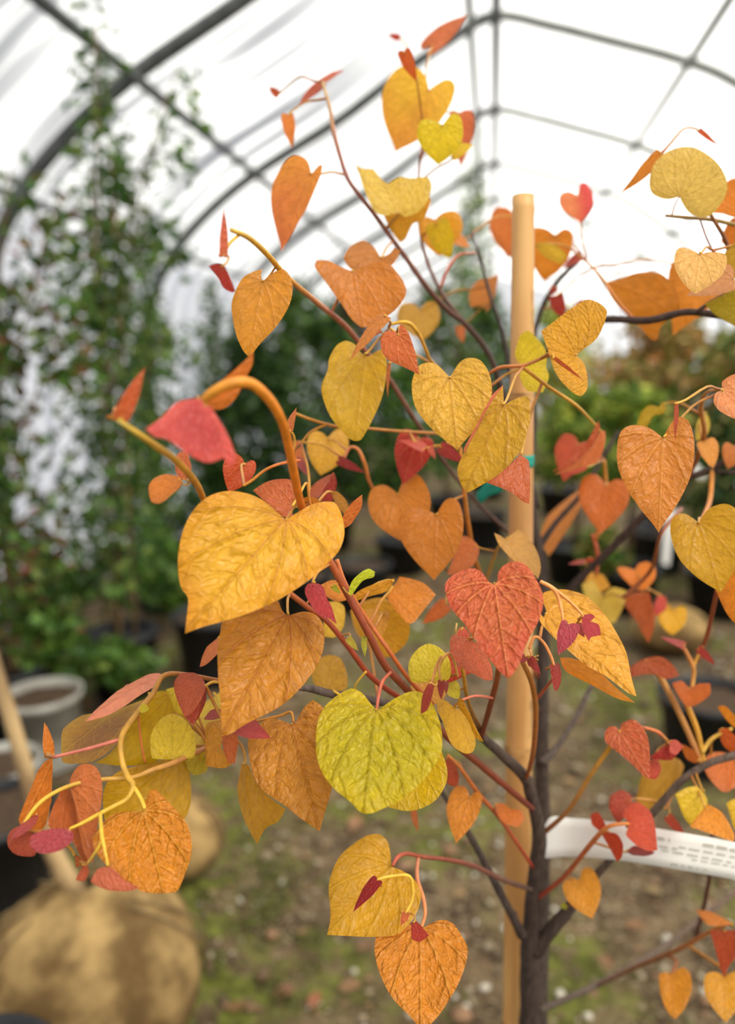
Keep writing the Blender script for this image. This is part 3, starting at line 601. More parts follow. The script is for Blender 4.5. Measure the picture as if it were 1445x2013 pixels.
LP([(694, 531), (670, 524), (645, 513), (622, 515), (619, 530), (640, 558), (672, 600), (690, 625), (713, 642), (745, 630), (775, 612), (795, 588), (793, 565), (775, 535), (757, 520), (735, 518), (712, 524)], (694, 531), (715, 642), .67, OD, tilt=-6, pitch=26)
LP([(676, 515), (690, 490), (715, 475), (735, 485), (748, 505), (765, 498), (775, 485), (787, 495), (775, 520), (740, 540), (694, 535)], (748, 506), (730, 560), .715, (192, 116, 44))
L((757, 620), (684, 707), 12, 13, 4, 4, .60, (214, 130, 58), tilt=40)
L((746, 648), (722, 663), 8, 8, 2, 2, .615, (226, 98, 46))
LP([(783, 658), (775, 650), (758, 652), (749, 668), (752, 690), (765, 708), (795, 722), (824, 737), (818, 700), (806, 660), (795, 642), (786, 638), (784, 650)], (783, 658), (824, 737), .572, (232, 116, 74), tilt=15, vein=(240, 160, 80))
LP([(717, 696), (708, 690), (697, 675), (680, 668), (662, 678), (648, 705), (645, 730), (634, 760), (636, 785), (650, 820), (675, 850), (693, 864), (710, 862), (730, 830), (750, 785), (758, 750), (760, 710), (752, 685), (738, 690), (725, 698)], (717, 696), (698, 865), .63, (208, 162, 24), tilt=6, pitch=20, ripple=.005)
L((764, 714), (760, 782), 4, 5, 0, 0, .64, (222, 130, 80))
L((808, 690), (815, 722), 8, 8, 2, 2, .70, (230, 190, 40))
L((827, 608), (832, 668), 48, 36, 15, 14, .90, (208, 156, 58), .4)
L((884, 742), (899, 884), 76, 80, 34, 34, .585, (232, 178, 56), .08, tilt=3, pitch=20, fine=22)
c_ = LP([(990, 795), (989, 773), (988, 755), (967, 787), (943, 836), (918, 881), (899, 919), (905, 950), (918, 967), (946, 953), (988, 926), (1022, 888), (1040, 839), (1043, 811), (1038, 779), (1022, 779), (1005, 786)], (990, 795), (915, 967), .555, (208, 158, 26), tilt=10, pitch=14, ripple=.005, fine=20)
FL(c_, [(989, 755), (968, 775), (941, 826), (912, 880), (912, 892), (938, 842), (964, 793), (984, 764)], (986, 757), (912, 890), .547, (206, 112, 84), tilt=10, pitch=14)
LP([(955, 952), (985, 930), (1022, 893), (1040, 905), (1043, 950), (1041, 989), (1028, 985), (1010, 972), (985, 962)], (1025, 893), (1041, 988), .60, (212, 100, 52), vein=(226, 130, 80))
LP([(927, 605), (925, 580), (940, 555), (965, 543), (978, 537), (977, 565), (970, 595), (955, 613), (950, 602), (940, 602)], (950, 603), (976, 540), .90, (208, 126, 58))
L((905, 642), (909, 675), 9, 10, 3, 3, .92, (216, 120, 76))
d_ = LP([(1180, 846), (1190, 848), (1189, 880), (1178, 910), (1145, 920), (1086, 930), (1130, 908), (1160, 878)], (1180, 846), (1086, 930), .71, (208, 108, 60), tilt=20)
FL(d_, [(1180, 846), (1176, 827), (1165, 850), (1150, 876), (1120, 904), (1086, 930), (1130, 910), (1162, 880)], (1180, 846), (1086, 930), .705, (190, 86, 62), tilt=-30)
L((1136, 872), (1106, 946), 34, 26, 12, 10, .83, (218, 84, 58), .2)
L((1150, 915), (1110, 935), 8, 10, 2, 2, .80, (220, 80, 60))
L((1191, 953), (1180, 1049), 50, 50, 18, 14, .82, (226, 114, 42), tilt=4)
L((1305, 859), (1296, 1046), 92, 60, 20, 42, .57, (210, 126, 46), .0, tilt=-10, pitch=16, fold=.4, vein=(228, 158, 70), fine=22)
L((1327, 794), (1326, 869), 4, 6, 0, 0, .55, (216, 94, 84))
LP([(1253, 840), (1258, 812), (1275, 795), (1295, 800), (1303, 790), (1310, 800), (1305, 812), (1285, 818), (1270, 842)], (1305, 795), (1260, 842), .76, (202, 166, 48))
LP([(1366, 850), (1370, 830), (1380, 808), (1392, 815), (1396, 840), (1385, 862), (1370, 866)], (1388, 810), (1378, 866), .768, (206, 172, 48))
LP([(1421, 767), (1420, 750), (1445, 738), (1490, 745), (1500, 830), (1455, 828), (1415, 812), (1402, 790), (1408, 772)], (1421, 767), (1500, 835), .56, (226, 136, 94), vein=(240, 176, 110))
L((1386, 868), (1404, 919), 18, 20, 4, 4, .74, (226, 146, 58), .3)
L((1440, 876), (1430, 922), 18, 34, 4, 4, .77, (222, 132, 80))
L((1374, 1027), (1418, 1164), 62, 80, 28, 22, .60, (208, 156, 26), .2, tilt=-5)
LP([(1405, 1150), (1420, 1156), (1445, 1120), (1490, 1110), (1490, 1250), (1448, 1228), (1425, 1200)], (1480, 1120), (1440, 1230), .63, (226, 132, 28))
LP([(1213, 1117), (1230, 1115), (1248, 1120), (1255, 1108), (1272, 1105), (1288, 1118), (1288, 1138), (1270, 1157), (1250, 1158), (1232, 1145), (1218, 1130)], (1249, 1121), (1262, 1160), .86, (236, 132, 40), pitch=34)
LP([(1063, 1068), (1065, 1050), (1080, 1018), (1110, 985), (1135, 962), (1147, 985), (1130, 1020), (1105, 1055), (1072, 1089)], (1140, 966), (1068, 1088), .93, (216, 130, 58))
LP([(972, 1047), (985, 1052), (995, 1057), (1015, 1044), (1035, 1060), (1052, 1085), (1064, 1115), (1060, 1136), (1045, 1122), (1010, 1105), (985, 1080)], (996, 1057), (1062, 1135), .66, (208, 152, 66))
# near left
L((240, 822), (288, 722), 14, 20, 8, 8, .40, (216, 92, 46), tilt=30)
L((236, 818), (206, 820), 7, 8, 2, 2, .41, (216, 132, 60))
LP([(405, 797), (390, 784), (349, 794), (318, 825), (287, 850), (304, 862), (331, 867), (366, 891), (408, 908), (439, 901), (452, 918), (464, 901), (442, 846), (415, 801)], (404, 797), (395, 908), .395, (198, 54, 64), tilt=0, pitch=26, col2=(216, 84, 70), vein=(224, 110, 92))
LP([(395, 780), (430, 755), (465, 725), (490, 705), (502, 692), (499, 715), (482, 745), (465, 775), (440, 800), (415, 805)], (405, 795), (502, 694), .43, (218, 118, 48))
LP([(352, 936), (330, 935), (305, 945), (293, 962), (297, 985), (315, 991), (340, 972), (357, 955)], (353, 942), (296, 982), .47, (216, 122, 28))
LP([(348, 892), (365, 885), (378, 920), (370, 940), (355, 945), (345, 925)], (362, 942), (358, 886), .49, (226, 110, 64))
L((482, 912), (450, 970), 40, 24, 9, 14, .61, (216, 80, 44))
LP([(577, 993), (590, 985), (592, 965), (580, 950), (555, 944), (525, 947), (497, 962), (510, 975), (535, 1000), (560, 1018), (575, 1015)], (577, 993), (498, 961), .575, (192, 90, 48), vein=(234, 160, 90), tilt=0, pitch=28)
LP([(585, 990), (600, 976), (618, 977), (630, 987), (610, 999), (592, 1003)], (588, 996), (629, 986), .58, (216, 130, 48))
HERO = [(562, 1021), (545, 1005), (530, 990), (505, 976), (475, 970), (440, 971), (405, 984), (378, 1010), (360, 1045), (351, 1085), (350, 1120), (356, 1152), (370, 1174), (368, 1205), (364, 1243), (400, 1231), (450, 1219), (505, 1199), (560, 1173), (612, 1138), (645, 1107), (666, 1083), (676, 1050), (672, 1010), (660, 986), (640, 984), (615, 990), (588, 1005)]
LP(HERO, (562, 1021), (364, 1243), .49, (238, 178, 42), tilt=-8, pitch=24, fold=.25, fine=30, vein=(190, 124, 22), col2=(224, 150, 34), ripple=.018)
LP([(672, 1042), (671, 1020), (685, 995), (705, 978), (716, 974), (710, 1000), (690, 1030)], (674, 1040), (715, 975), .55, (206, 106, 40), vein=(232, 150, 80))
L((645, 861), (632, 934), 40, 40, 10, 22, .75, (226, 168, 48), .3)
LP([(573, 868), (590, 868), (600, 890), (603, 914), (580, 910)], (578, 868), (602, 912), .72, (222, 122, 76))
L((582, 904), (612, 940), 8, 9, 2, 2, .70, (168, 54, 70))
e_ = LP([(603, 968), (625, 945), (656, 927), (642, 958), (630, 984), (610, 980)], (606, 970), (655, 928), .64, (194, 82, 40))
FL(e_, [(628, 986), (640, 955), (656, 927), (661, 950), (653, 986), (640, 986)], (655, 930), (636, 986), .645, (166, 34, 36))
L((664, 905), (719, 931), 9, 10, 2, 2, .71, (168, 50, 80))
LP([(650, 968), (665, 966), (682, 983), (687, 1000), (680, 1016), (663, 995)], (652, 970), (684, 1012), .62, (214, 152, 78))
L((570, 846), (581, 799), 6, 8, 2, 2, .56, (226, 120, 58))
L((440, 502), (441, 408), 8, 9, 4, 4, .46, (222, 96, 70), tilt=30)
LP([(411, 522), (430, 519), (445, 530), (462, 573), (455, 575), (440, 565), (428, 543)], (436, 524), (461, 575), .47, (202, 48, 54))
# centre
L((822, 862), (791, 953), 38, 34, 12, 8, .71, (198, 50, 48), tilt=10)
L((834, 883), (784, 862), 9, 9, 2, 2, .69, (222, 84, 84))
L((843, 880), (857, 903), 6, 7, 2, 2, .69, (222, 90, 80))
L((866, 879), (914, 911), 12, 15, 3, 3, .68, (182, 58, 80))
L((782, 971), (802, 1070), 60, 62, 24, 34, .71, (218, 132, 48), .2)
L((858, 1011), (853, 1140), 72, 54, 10, 34, .675, (208, 124, 32), .1, tilt=3)
LP([(905, 1060), (920, 1056), (938, 1070), (941, 1090), (930, 1115), (900, 1130), (878, 1126), (895, 1090)], (936, 1072), (882, 1128), .72, (212, 116, 70))
LP([(785, 1134), (830, 1145), (857, 1168), (840, 1190), (815, 1225), (800, 1229), (775, 1200), (757, 1170), (775, 1150)], (772, 1152), (856, 1172), .64, (218, 130, 32))
LP([(692, 1177), (710, 1160), (740, 1147), (777, 1139), (765, 1160), (730, 1172), (700, 1182)], (774, 1142), (694, 1178), .60, (228, 160, 58))
L((877, 1188), (831, 1228), 16, 15, 4, 4, .72, (228, 112, 58))
LP([(688, 1200), (720, 1180), (760, 1175), (790, 1210), (807, 1230), (797, 1265), (765, 1292), (738, 1282), (700, 1240)], (700, 1200), (790, 1275), .69, (218, 156, 48))
L((748, 1203), (735, 1264), 26, 20, 2, 4, .65, (228, 160, 66), .7)
LP([(634, 1185), (660, 1183), (676, 1195), (676, 1230), (660, 1252), (636, 1252)], (640, 1186), (665, 1250), .66, (218, 172, 42))
LP([(622, 1300), (645, 1287), (668, 1292), (681, 1320), (683, 1352), (660, 1368), (630, 1362), (613, 1332)], (640, 1362), (655, 1288), .66, (194, 144, 28))
LP([(618, 1144), (605, 1148), (596, 1165), (600, 1185), (612, 1205), (630, 1215), (650, 1215), (666, 1225), (655, 1195), (645, 1175), (635, 1152)], (618, 1145), (666, 1225), .525, (192, 44, 60), vein=(232, 110, 110), fine=18)
LP([(630, 1150), (650, 1142), (672, 1148), (682, 1178), (660, 1184), (640, 1172)], (634, 1150), (680, 1180), .60, (216, 130, 38))
LP([(686, 1168), (690, 1145), (705, 1128), (725, 1118), (739, 1125), (735, 1135), (715, 1142), (700, 1160), (691, 1172)], (687, 1168), (738, 1124), .56, (202, 212, 46))
L((654, 1152), (669, 1168), 5, 6, 1, 1, .565, (206, 204, 50))
L((684, 1254), (704, 1281), 7, 7, 1, 1, .585, (226, 210, 80))
L((716, 1250), (716, 1292), 6, 6, 1, 1, .58, (206, 204, 60))
RH = [(972, 1146), (977, 1140), (979, 1123), (991, 1110), (1015, 1104), (1036, 1113), (1053, 1137), (1067, 1168), (1068, 1193), (1057, 1224), (1036, 1265), (1019, 1307), (1000, 1332), (986, 1322), (960, 1293), (932, 1255), (911, 1224), (887, 1196), (875, 1158), (884, 1137), (904, 1122), (929, 1115), (946, 1123), (960, 1141)]
LP(RH, (972, 1146), (1000, 1332), .505, (218, 104, 66), tilt=5, pitch=26, fold=.2, fine=28, vein=(240, 150, 84), ripple=.014, col2=(204, 82, 52))
LP([(920, 1253), (905, 1248), (888, 1250), (880, 1270), (885, 1295), (900, 1315), (930, 1328), (955, 1336), (971, 1334), (968, 1310), (955, 1285), (938, 1265)], (920, 1253), (970, 1334), .54, (224, 102, 68), vein=(240, 150, 90), fine=18)
LP([(903, 1237), (915, 1231), (925, 1250), (905, 1275), (900, 1305), (925, 1322), (900, 1336), (880, 1345), (875, 1320), (882, 1285)], (910, 1234), (882, 1344), .60, (204, 60, 40))
L((847, 1337), (841, 1265), 40, 41, 4, 4, .58, (228, 206, 46), 1.0, tilt=0, vein=(190, 150, 20))
L((880, 1345), (902, 1372), 14, 16, 2, 2, .60, (218, 200, 50), .8)
LP([(808, 1345), (830, 1322), (868, 1328), (882, 1350), (870, 1378), (840, 1388), (815, 1370)], (830, 1325), (850, 1388), .645, (226, 160, 84))
f_ = LP([(1075, 1198), (1067, 1175), (1070, 1162), (1094, 1159), (1122, 1164), (1156, 1181), (1191, 1216), (1219, 1257), (1233, 1288), (1242, 1325), (1253, 1365), (1236, 1359), (1191, 1326), (1156, 1306), (1122, 1278), (1094, 1254), (1063, 1222), (1062, 1202), (1072, 1212)], (1074, 1205), (1253, 1365), .575, (242, 172, 66), tilt=-22, pitch=20, fine=24, vein=(220, 150, 40), ripple=.008)
FL(f_, [(1099, 1295), (1122, 1294), (1149, 1302), (1177, 1320), (1205, 1347), (1246, 1385), (1219, 1377), (1174, 1354), (1132, 1333), (1108, 1316)], (1102, 1296), (1246, 1385), .565, (228, 130, 36), tilt=35, pitch=0, col2=(240, 170, 70), mode='side')
L((1117, 1226), (1096, 1288), 15, 26, 5, 5, .535, (204, 76, 110), tilt=15, vein=(230, 130, 140))
LP([(1146, 1210), (1160, 1207), (1168, 1214), (1160, 1222), (1175, 1230), (1179, 1250), (1163, 1252), (1159, 1261), (1150, 1245), (1144, 1225)], (1146, 1211), (1160, 1260), .54, (188, 46, 62), vein=(220, 100, 100))
L((1135, 1228), (1150, 1252), 10, 8, 2, 2, .545, (216, 90, 110))
L((1089, 1306), (1095, 1358), 9, 11, 2, 2, .555, (164, 24, 36), .8)
L((1033, 1290), (1020, 1302), 8, 8, 1, 1, .56, (180, 70, 90), .8)
L((1042, 1294), (1062, 1327), 8, 9, 2, 2, .565, (206, 80, 100))
L((1040, 1293), (1040, 1312), 4, 5, 1, 1, .565, (196, 70, 80))
LP([(845, 1341), (855, 1350), (852, 1375), (840, 1398), (824, 1401), (830, 1370), (838, 1350)], (846, 1343), (826, 1400), .503, (172, 40, 36))
L((868, 1338), (866, 1376), 7, 7, 2, 2, .54, (186, 60, 76))
L((876, 1340), (878, 1366), 4, 5, 1, 1, .54, (196, 80, 80))
g_ = LP([(898, 1388), (880, 1377), (860, 1378), (853, 1400), (868, 1430), (885, 1465), (915, 1479), (933, 1475), (936, 1452), (920, 1415), (905, 1392)], (898, 1388), (928, 1476), .575, (216, 164, 26))
FL(g_, [(899, 1387), (901, 1372), (911, 1376), (922, 1400), (936, 1432), (949, 1459), (934, 1450), (918, 1415)], (900, 1380), (948, 1458), .57, (208, 150, 30), tilt=40)
GH = [(740, 1394), (727, 1378), (711, 1359), (690, 1352), (663, 1368), (638, 1392), (625, 1420), (621, 1455), (623, 1489), (635, 1520), (656, 1548), (687, 1573), (708, 1594), (728, 1597), (756, 1586), (787, 1572), (822, 1544), (849, 1513), (867, 1482), (869, 1448), (863, 1416), (849, 1382), (829, 1361), (804, 1358), (777, 1371), (756, 1385)]
LP(GH, (740, 1394), (716, 1598), .515, (190, 172, 10), tilt=2, pitch=26, fold=.14, curl=.05, fine=30, vein=(160, 134, 8), col2=(208, 180, 14), ripple=.01)
LP([(868, 1478), (879, 1510), (878, 1540), (860, 1570), (835, 1586), (800, 1594), (765, 1588), (770, 1550), (830, 1490)], (800, 1480), (825, 1592), .545, (218, 178, 18), vein=(176, 136, 10))
LP([(567, 1207), (555, 1199), (546, 1182), (521, 1186), (477, 1200), (438, 1225), (432, 1246), (427, 1279), (429, 1329), (434, 1371), (436, 1412), (438, 1445), (455, 1440), (488, 1420), (535, 1398), (571, 1373), (604, 1337), (627, 1301), (638, 1263), (635, 1227), (621, 1207), (599, 1200), (577, 1205)], (567, 1207), (438, 1445), .53, (208, 138, 46), tilt=-8, pitch=18, fine=28, vein=(170, 92, 26), ripple=.012, fold=.3)
LP([(574, 1423), (552, 1415), (531, 1413), (507, 1427), (492, 1448), (490, 1475), (500, 1527), (521, 1558), (559, 1583), (590, 1607), (627, 1632), (638, 1596), (652, 1551), (655, 1500), (650, 1440), (635, 1392), (614, 1375), (597, 1389), (583, 1413)], (574, 1423), (627, 1632), .55, (208, 138, 46), tilt=10, pitch=18, fine=26, vein=(178, 102, 30), fold=.32)
LP([(470, 1501), (485, 1503), (500, 1530), (530, 1565), (568, 1592), (550, 1615), (525, 1625), (510, 1640), (500, 1659), (490, 1640), (475, 1600), (467, 1550)], (478, 1502), (500, 1658), .60, (208, 152, 26))
LP([(458, 1440), (480, 1421), (497, 1418), (515, 1432), (534, 1448), (510, 1453), (480, 1452)], (462, 1438), (534, 1448), .535, (194, 60, 64), vein=(230, 120, 110), pitch=45)
LP([(400, 1412), (415, 1397), (436, 1394), (440, 1412), (420, 1417)], (438, 1400), (401, 1412), .56, (188, 72, 80))
h_ = LP([(404, 1347), (395, 1330), (380, 1324), (360, 1328), (346, 1350), (350, 1380), (362, 1408), (382, 1395), (400, 1365)], (404, 1347), (364, 1410), .535, (184, 78, 40), vein=(224, 120, 76))
FL(h_, [(404, 1347), (406, 1372), (395, 1402), (381, 1426), (364, 1410), (380, 1385)], (404, 1348), (381, 1426), .533, (168, 50, 34), tilt=-35)
LP([(408, 1420), (436, 1414), (440, 1444), (435, 1470), (462, 1500), (440, 1509), (405, 1506), (403, 1450)], (418, 1418), (425, 1508), .572, (214, 148, 52))
LP([(438, 1446), (468, 1440), (470, 1462), (460, 1500), (448, 1500), (440, 1470)], (450, 1442), (456, 1500), .556, (208, 106, 58))
LP([(362, 1405), (355, 1420), (350, 1440), (375, 1420)], (370, 1408), (352, 1438), .592, (214, 160, 40))
# lower left cluster
i_ = LP([(284, 1370), (240, 1388), (205, 1404), (166, 1408), (125, 1430), (119, 1453), (121, 1488), (145, 1497), (180, 1500), (215, 1481), (250, 1440)], (292, 1362), (122, 1470), .565, (138, 86, 12), col2=(168, 124, 16), vein=(206, 166, 40))
FL(i_, [(168, 1408), (194, 1384), (242, 1349), (287, 1325), (315, 1320), (321, 1328), (294, 1354), (242, 1387), (208, 1403)], (318, 1325), (168, 1408), .555, (226, 138, 120), tilt=30, pitch=40, vein=(206, 96, 96))
LP([(190, 1500), (220, 1480), (255, 1420), (285, 1372), (320, 1358), (345, 1370), (362, 1400), (352, 1440), (310, 1490), (290, 1502), (230, 1505)], (335, 1366), (200, 1500), .595, (206, 166, 24))
L((340, 1492), (338, 1401), 44, 43, 0, 0, .56, (224, 192, 38), 1.0, tilt=0)
LP([(326, 1356), (348, 1348), (360, 1370), (365, 1405), (345, 1400), (335, 1375)], (350, 1350), (345, 1402), .60, (218, 188, 30))
LP([(380, 1400), (410, 1370), (436, 1354), (441, 1400), (408, 1470), (385, 1502), (372, 1470), (378, 1430)], (420, 1362), (388, 1500), .63, (218, 182, 34))
LP([(362, 1480), (395, 1477), (410, 1500), (405, 1518), (380, 1523), (366, 1505)], (395, 1478), (378, 1522), .60, (200, 176, 40))
LP([(203, 1560), (215, 1530), (240, 1512), (300, 1500), (345, 1488), (368, 1498), (374, 1540), (370, 1580), (355, 1607), (300, 1602), (208, 1614)], (345, 1490), (205, 1605), .585, (206, 154, 20), vein=(160, 120, 20))
L((288, 1388), (276, 1400), 8, 8, 1, 1, .522, (214, 196, 50), .9)
LP([(283, 1593), (287, 1571), (294, 1553), (308, 1552), (332, 1578), (363, 1616), (375, 1647), (376, 1681), (363, 1719), (346, 1752), (294, 1755), (263, 1745), (225, 1716), (194, 1688), (183, 1661), (187, 1643), (215, 1609), (249, 1595)], (283, 1593), (322, 1757), .50, (218, 132, 32), tilt=4, pitch=20, fine=26, vein=(228, 166, 60), fold=.35, ripple=.02)
j_ = LP([(135, 1541), (145, 1515), (162, 1502), (185, 1505), (200, 1525), (202, 1570), (190, 1625), (180, 1697), (165, 1680), (155, 1640), (145, 1580)], (137, 1543), (180, 1697), .51, (200, 108, 56), tilt=25, vein=(224, 140, 90))
FL(j_, [(134, 1541), (120, 1555), (100, 1590), (87, 1625), (110, 1640), (140, 1650), (165, 1688), (180, 1697), (160, 1640), (147, 1582)], (136, 1543), (178, 1697), .518, (186, 96, 52), tilt=-25)
LP([(106, 1488), (85, 1500), (68, 1530), (50, 1580), (41, 1612), (60, 1640), (88, 1625), (100, 1570), (104, 1530)], (105, 1489), (45, 1625), .525, (212, 116, 42), vein=(236, 160, 80))
LP([(90, 1418), (100, 1440), (109, 1482), (85, 1493), (81, 1460)], (106, 1484), (90, 1420), .54, (226, 126, 44))
LP([(14, 1650), (20, 1635), (35, 1625), (60, 1630), (73, 1668), (65, 1684), (35, 1681), (18, 1668)], (42, 1630), (32, 1680), .50, (184, 66, 44))
LP([(18, 1647), (40, 1620), (76, 1596), (71, 1620), (45, 1642)], (72, 1600), (20, 1646), .49, (188, 62, 76))
LP([(137, 1630), (115, 1628), (85, 1632), (62, 1642), (60, 1660), (75, 1677), (100, 1679), (125, 1670), (144, 1650), (144, 1636)], (137, 1631), (60, 1652), .475, (192, 64, 80), vein=(234, 140, 150), tilt=0, pitch=30, fine=18)
LP([(212, 1703), (190, 1710), (180, 1732), (210, 1747), (250, 1752), (272, 1746), (245, 1730), (225, 1710)], (212, 1704), (270, 1747), .466, (222, 112, 92))
LP([(172, 1698), (160, 1705), (150, 1730), (165, 1732), (174, 1715)], (170, 1700), (154, 1732), .485, (220, 104, 80))
LP([(145, 1680), (158, 1685), (165, 1700), (150, 1706)], (146, 1682), (160, 1704), .53, (206, 110, 60))
LP([(432, 1248), (405, 1275), (391, 1309), (415, 1301), (432, 1282)], (430, 1252), (392, 1308), .60, (206, 106, 44))
# lower
LP([(771, 1702), (768, 1680), (762, 1655), (745, 1641), (720, 1645), (690, 1665), (665, 1690), (650, 1725), (646, 1750), (650, 1800), (643, 1836), (690, 1840), (740, 1843), (780, 1839), (810, 1810), (824, 1780), (826, 1750), (810, 1725), (790, 1710)], (771, 1702), (644, 1836), .60, (218, 158, 22), pitch=16, tilt=-5, vein=(230, 180, 50), fine=20)
L((742, 1729), (692, 1791), 12, 13, 3, 3, .565, (156, 24, 26), tilt=35, vein=(196, 70, 60))
LP([(828, 1824), (806, 1813), (783, 1799), (760, 1801), (743, 1832), (737, 1874), (748, 1919), (771, 1961), (806, 1995), (826, 2020), (844, 2011), (874, 1980), (905, 1931), (920, 1877), (908, 1843), (889, 1816), (866, 1809), (844, 1816)], (828, 1824), (827, 2020), .565, (228, 138, 42), tilt=2, pitch=24, fine=24, vein=(236, 166, 66), fold=.3)
LP([(808, 1815), (820, 1812), (843, 1839), (826, 1851), (811, 1845)], (814, 1813), (842, 1840), .55, (194, 46, 44))
L((798, 1795), (788, 1820), 7, 8, 2, 2, .555, (222, 110, 70))
L((923, 1567), (896, 1658), 38, 27, 18, 15, .67, (228, 142, 52), tilt=8)
LP([(973, 1578), (990, 1580), (1005, 1590), (1025, 1595), (1031, 1610), (1015, 1626), (990, 1622), (978, 1605)], (975, 1580), (1028, 1618), .70, (228, 122, 48))
L((812, 1590), (820, 1637), 6, 7, 2, 2, .70, (206, 110, 60))
LP([(874, 1487), (892, 1492), (902, 1520), (896, 1546), (880, 1540)], (878, 1490), (894, 1545), .67, (206, 80, 44))
L((1139, 1730), (1164, 1805), 36, 36, 8, 20, .76, (238, 158, 52), .25, tilt=4)
L((1105, 1778), (1114, 1788), 6, 6, 1, 1, .78, (190, 190, 40))
LP([(1161, 1600), (1172, 1596), (1187, 1615), (1195, 1635), (1215, 1640), (1228, 1660), (1222, 1685), (1212, 1694), (1200, 1670), (1180, 1635), (1165, 1620)], (1192, 1634), (1213, 1693), .715, (212, 62, 34))
LP([(1198, 1590), (1200, 1565), (1220, 1553), (1238, 1560), (1244, 1575), (1232, 1602), (1215, 1618)], (1240, 1572), (1200, 1608), .74, (186, 62, 48))
LP([(1236, 1619), (1225, 1600), (1235, 1585), (1252, 1581), (1275, 1598), (1287, 1625), (1293, 1669), (1270, 1673), (1245, 1660), (1230, 1642)], (1236, 1619), (1290, 1670), .70, (218, 76, 48), vein=(234, 120, 80))
LP([(1230, 1672), (1250, 1664), (1287, 1674), (1270, 1685), (1245, 1684)], (1235, 1670), (1285, 1676), .71, (154, 20, 32))
L((1312, 1605), (1347, 1647), 9, 10, 2, 2, .73, (208, 76, 70))
LP([(1326, 1562), (1350, 1548), (1372, 1547), (1390, 1570), (1386, 1612), (1365, 1630), (1345, 1606)], (1384, 1555), (1362, 1628), .705, (232, 192, 38))
LP([(1372, 1605), (1390, 1580), (1420, 1600), (1444, 1640), (1442, 1652), (1400, 1642), (1355, 1632)], (1390, 1590), (1440, 1648), .668, (228, 142, 38))
LP([(1428, 1580), (1445, 1570), (1490, 1570), (1490, 1632), (1447, 1632), (1436, 1604)], (1480, 1575), (1440, 1630), .70, (232, 186, 40))
LP([(1250, 1602), (1255, 1560), (1270, 1520), (1300, 1490), (1330, 1490), (1346, 1510), (1330, 1560), (1290, 1592), (1262, 1612)], (1335, 1495), (1256, 1608), .80, (204, 148, 38))
LP([(1217, 1437), (1210, 1428), (1198, 1428), (1189, 1440), (1192, 1460), (1210, 1475), (1240, 1500), (1265, 1525), (1275, 1531), (1278, 1490), (1274, 1450), (1260, 1425), (1243, 1414), (1222, 1422)], (1217, 1437), (1275, 1531), .65, (222, 102, 74), vein=(242, 160, 90), tilt=12, fine=20)
LP([(1272, 1500), (1290, 1488), (1299, 1510), (1290, 1532), (1274, 1530)], (1290, 1490), (1280, 1532), .69, (206, 66, 46))
LP([(1278, 1491), (1295, 1475), (1318, 1462), (1331, 1480), (1320, 1493), (1300, 1494)], (1318, 1464), (1279, 1491), .68, (178, 14, 26))
LP([(1316, 1455), (1330, 1455), (1343, 1468), (1330, 1484), (1316, 1480)], (1318, 1456), (1330, 1484), .675, (228, 96, 100))
LP([(1226, 1185), (1245, 1165), (1275, 1163), (1286, 1200), (1288, 1230), (1272, 1263), (1262, 1245), (1250, 1220)], (1262, 1166), (1272, 1262), .88, (218, 104, 58))
LP([(1285, 1192), (1295, 1168), (1309, 1175), (1309, 1197), (1290, 1212)], (1300, 1170), (1288, 1210), .87, (208, 56, 52))
L((1325, 1198), (1322, 1247), 31, 26, 7, 7, .89, (238, 176, 38), .6)
LP([(1143, 1150), (1165, 1138), (1185, 1170), (1205, 1155), (1231, 1165), (1226, 1190), (1210, 1222), (1195, 1223), (1175, 1200), (1153, 1190)], (1186, 1171), (1200, 1224), .90, (220, 182, 58))
LP([(1147, 1150), (1160, 1125), (1185, 1130), (1200, 1155), (1180, 1165)], (1175, 1128), (1165, 1165), .92, (226, 160, 46))
L((1346, 1268), (1297, 1250), 6, 8, 2, 2, .75, (188, 54, 64))
L((1372, 1275), (1406, 1308), 7, 9, 2, 2, .74, (188, 54, 66))
L((1150, 1104), (1116, 1108), 5, 6, 1, 1, .854, (200, 60, 50))
L((1152, 1103), (1173, 1099), 4, 5, 1, 1, .838, (206, 66, 50))
LP([(1238, 1312), (1265, 1295), (1300, 1291), (1325, 1310), (1334, 1328), (1310, 1335), (1280, 1325), (1243, 1332)], (1270, 1298), (1334, 1328), .745, (194, 88, 58), pitch=45)
LP([(1322, 1345), (1340, 1337), (1355, 1351), (1375, 1345), (1398, 1348), (1398, 1370), (1370, 1386), (1350, 1388), (1335, 1370)], (1354, 1353), (1356, 1389), .735, (228, 112, 34), pitch=45)
LP([(1408, 1390), (1425, 1389), (1450, 1410), (1490, 1430), (1490, 1448), (1440, 1426)], (1485, 1440), (1410, 1390), .72, (236, 142, 40))
LP([(1412, 1435), (1430, 1432), (1450, 1450), (1490, 1460), (1490, 1488), (1440, 1478), (1420, 1460)], (1414, 1436), (1488, 1475), .73, (224, 96, 40))
LP([(1383, 1502), (1395, 1480), (1420, 1479), (1450, 1495), (1462, 1530), (1437, 1552), (1415, 1551), (1390, 1526)], (1400, 1482), (1432, 1552), .76, (232, 116, 34))
LP([(1336, 1463), (1355, 1469), (1374, 1486), (1369, 1501), (1350, 1491)], (1370, 1496), (1338, 1465), .735, (228, 120, 40))
LP([(1366, 1786), (1390, 1790), (1415, 1800), (1442, 1815), (1395, 1823), (1380, 1806)], (1438, 1815), (1368, 1787), .83, (224, 130, 54), pitch=40)
LP([(1397, 1830), (1420, 1827), (1452, 1830), (1457, 1870), (1432, 1900), (1420, 1919), (1409, 1880)], (1425, 1829), (1420, 1918), .755, (206, 78, 46))
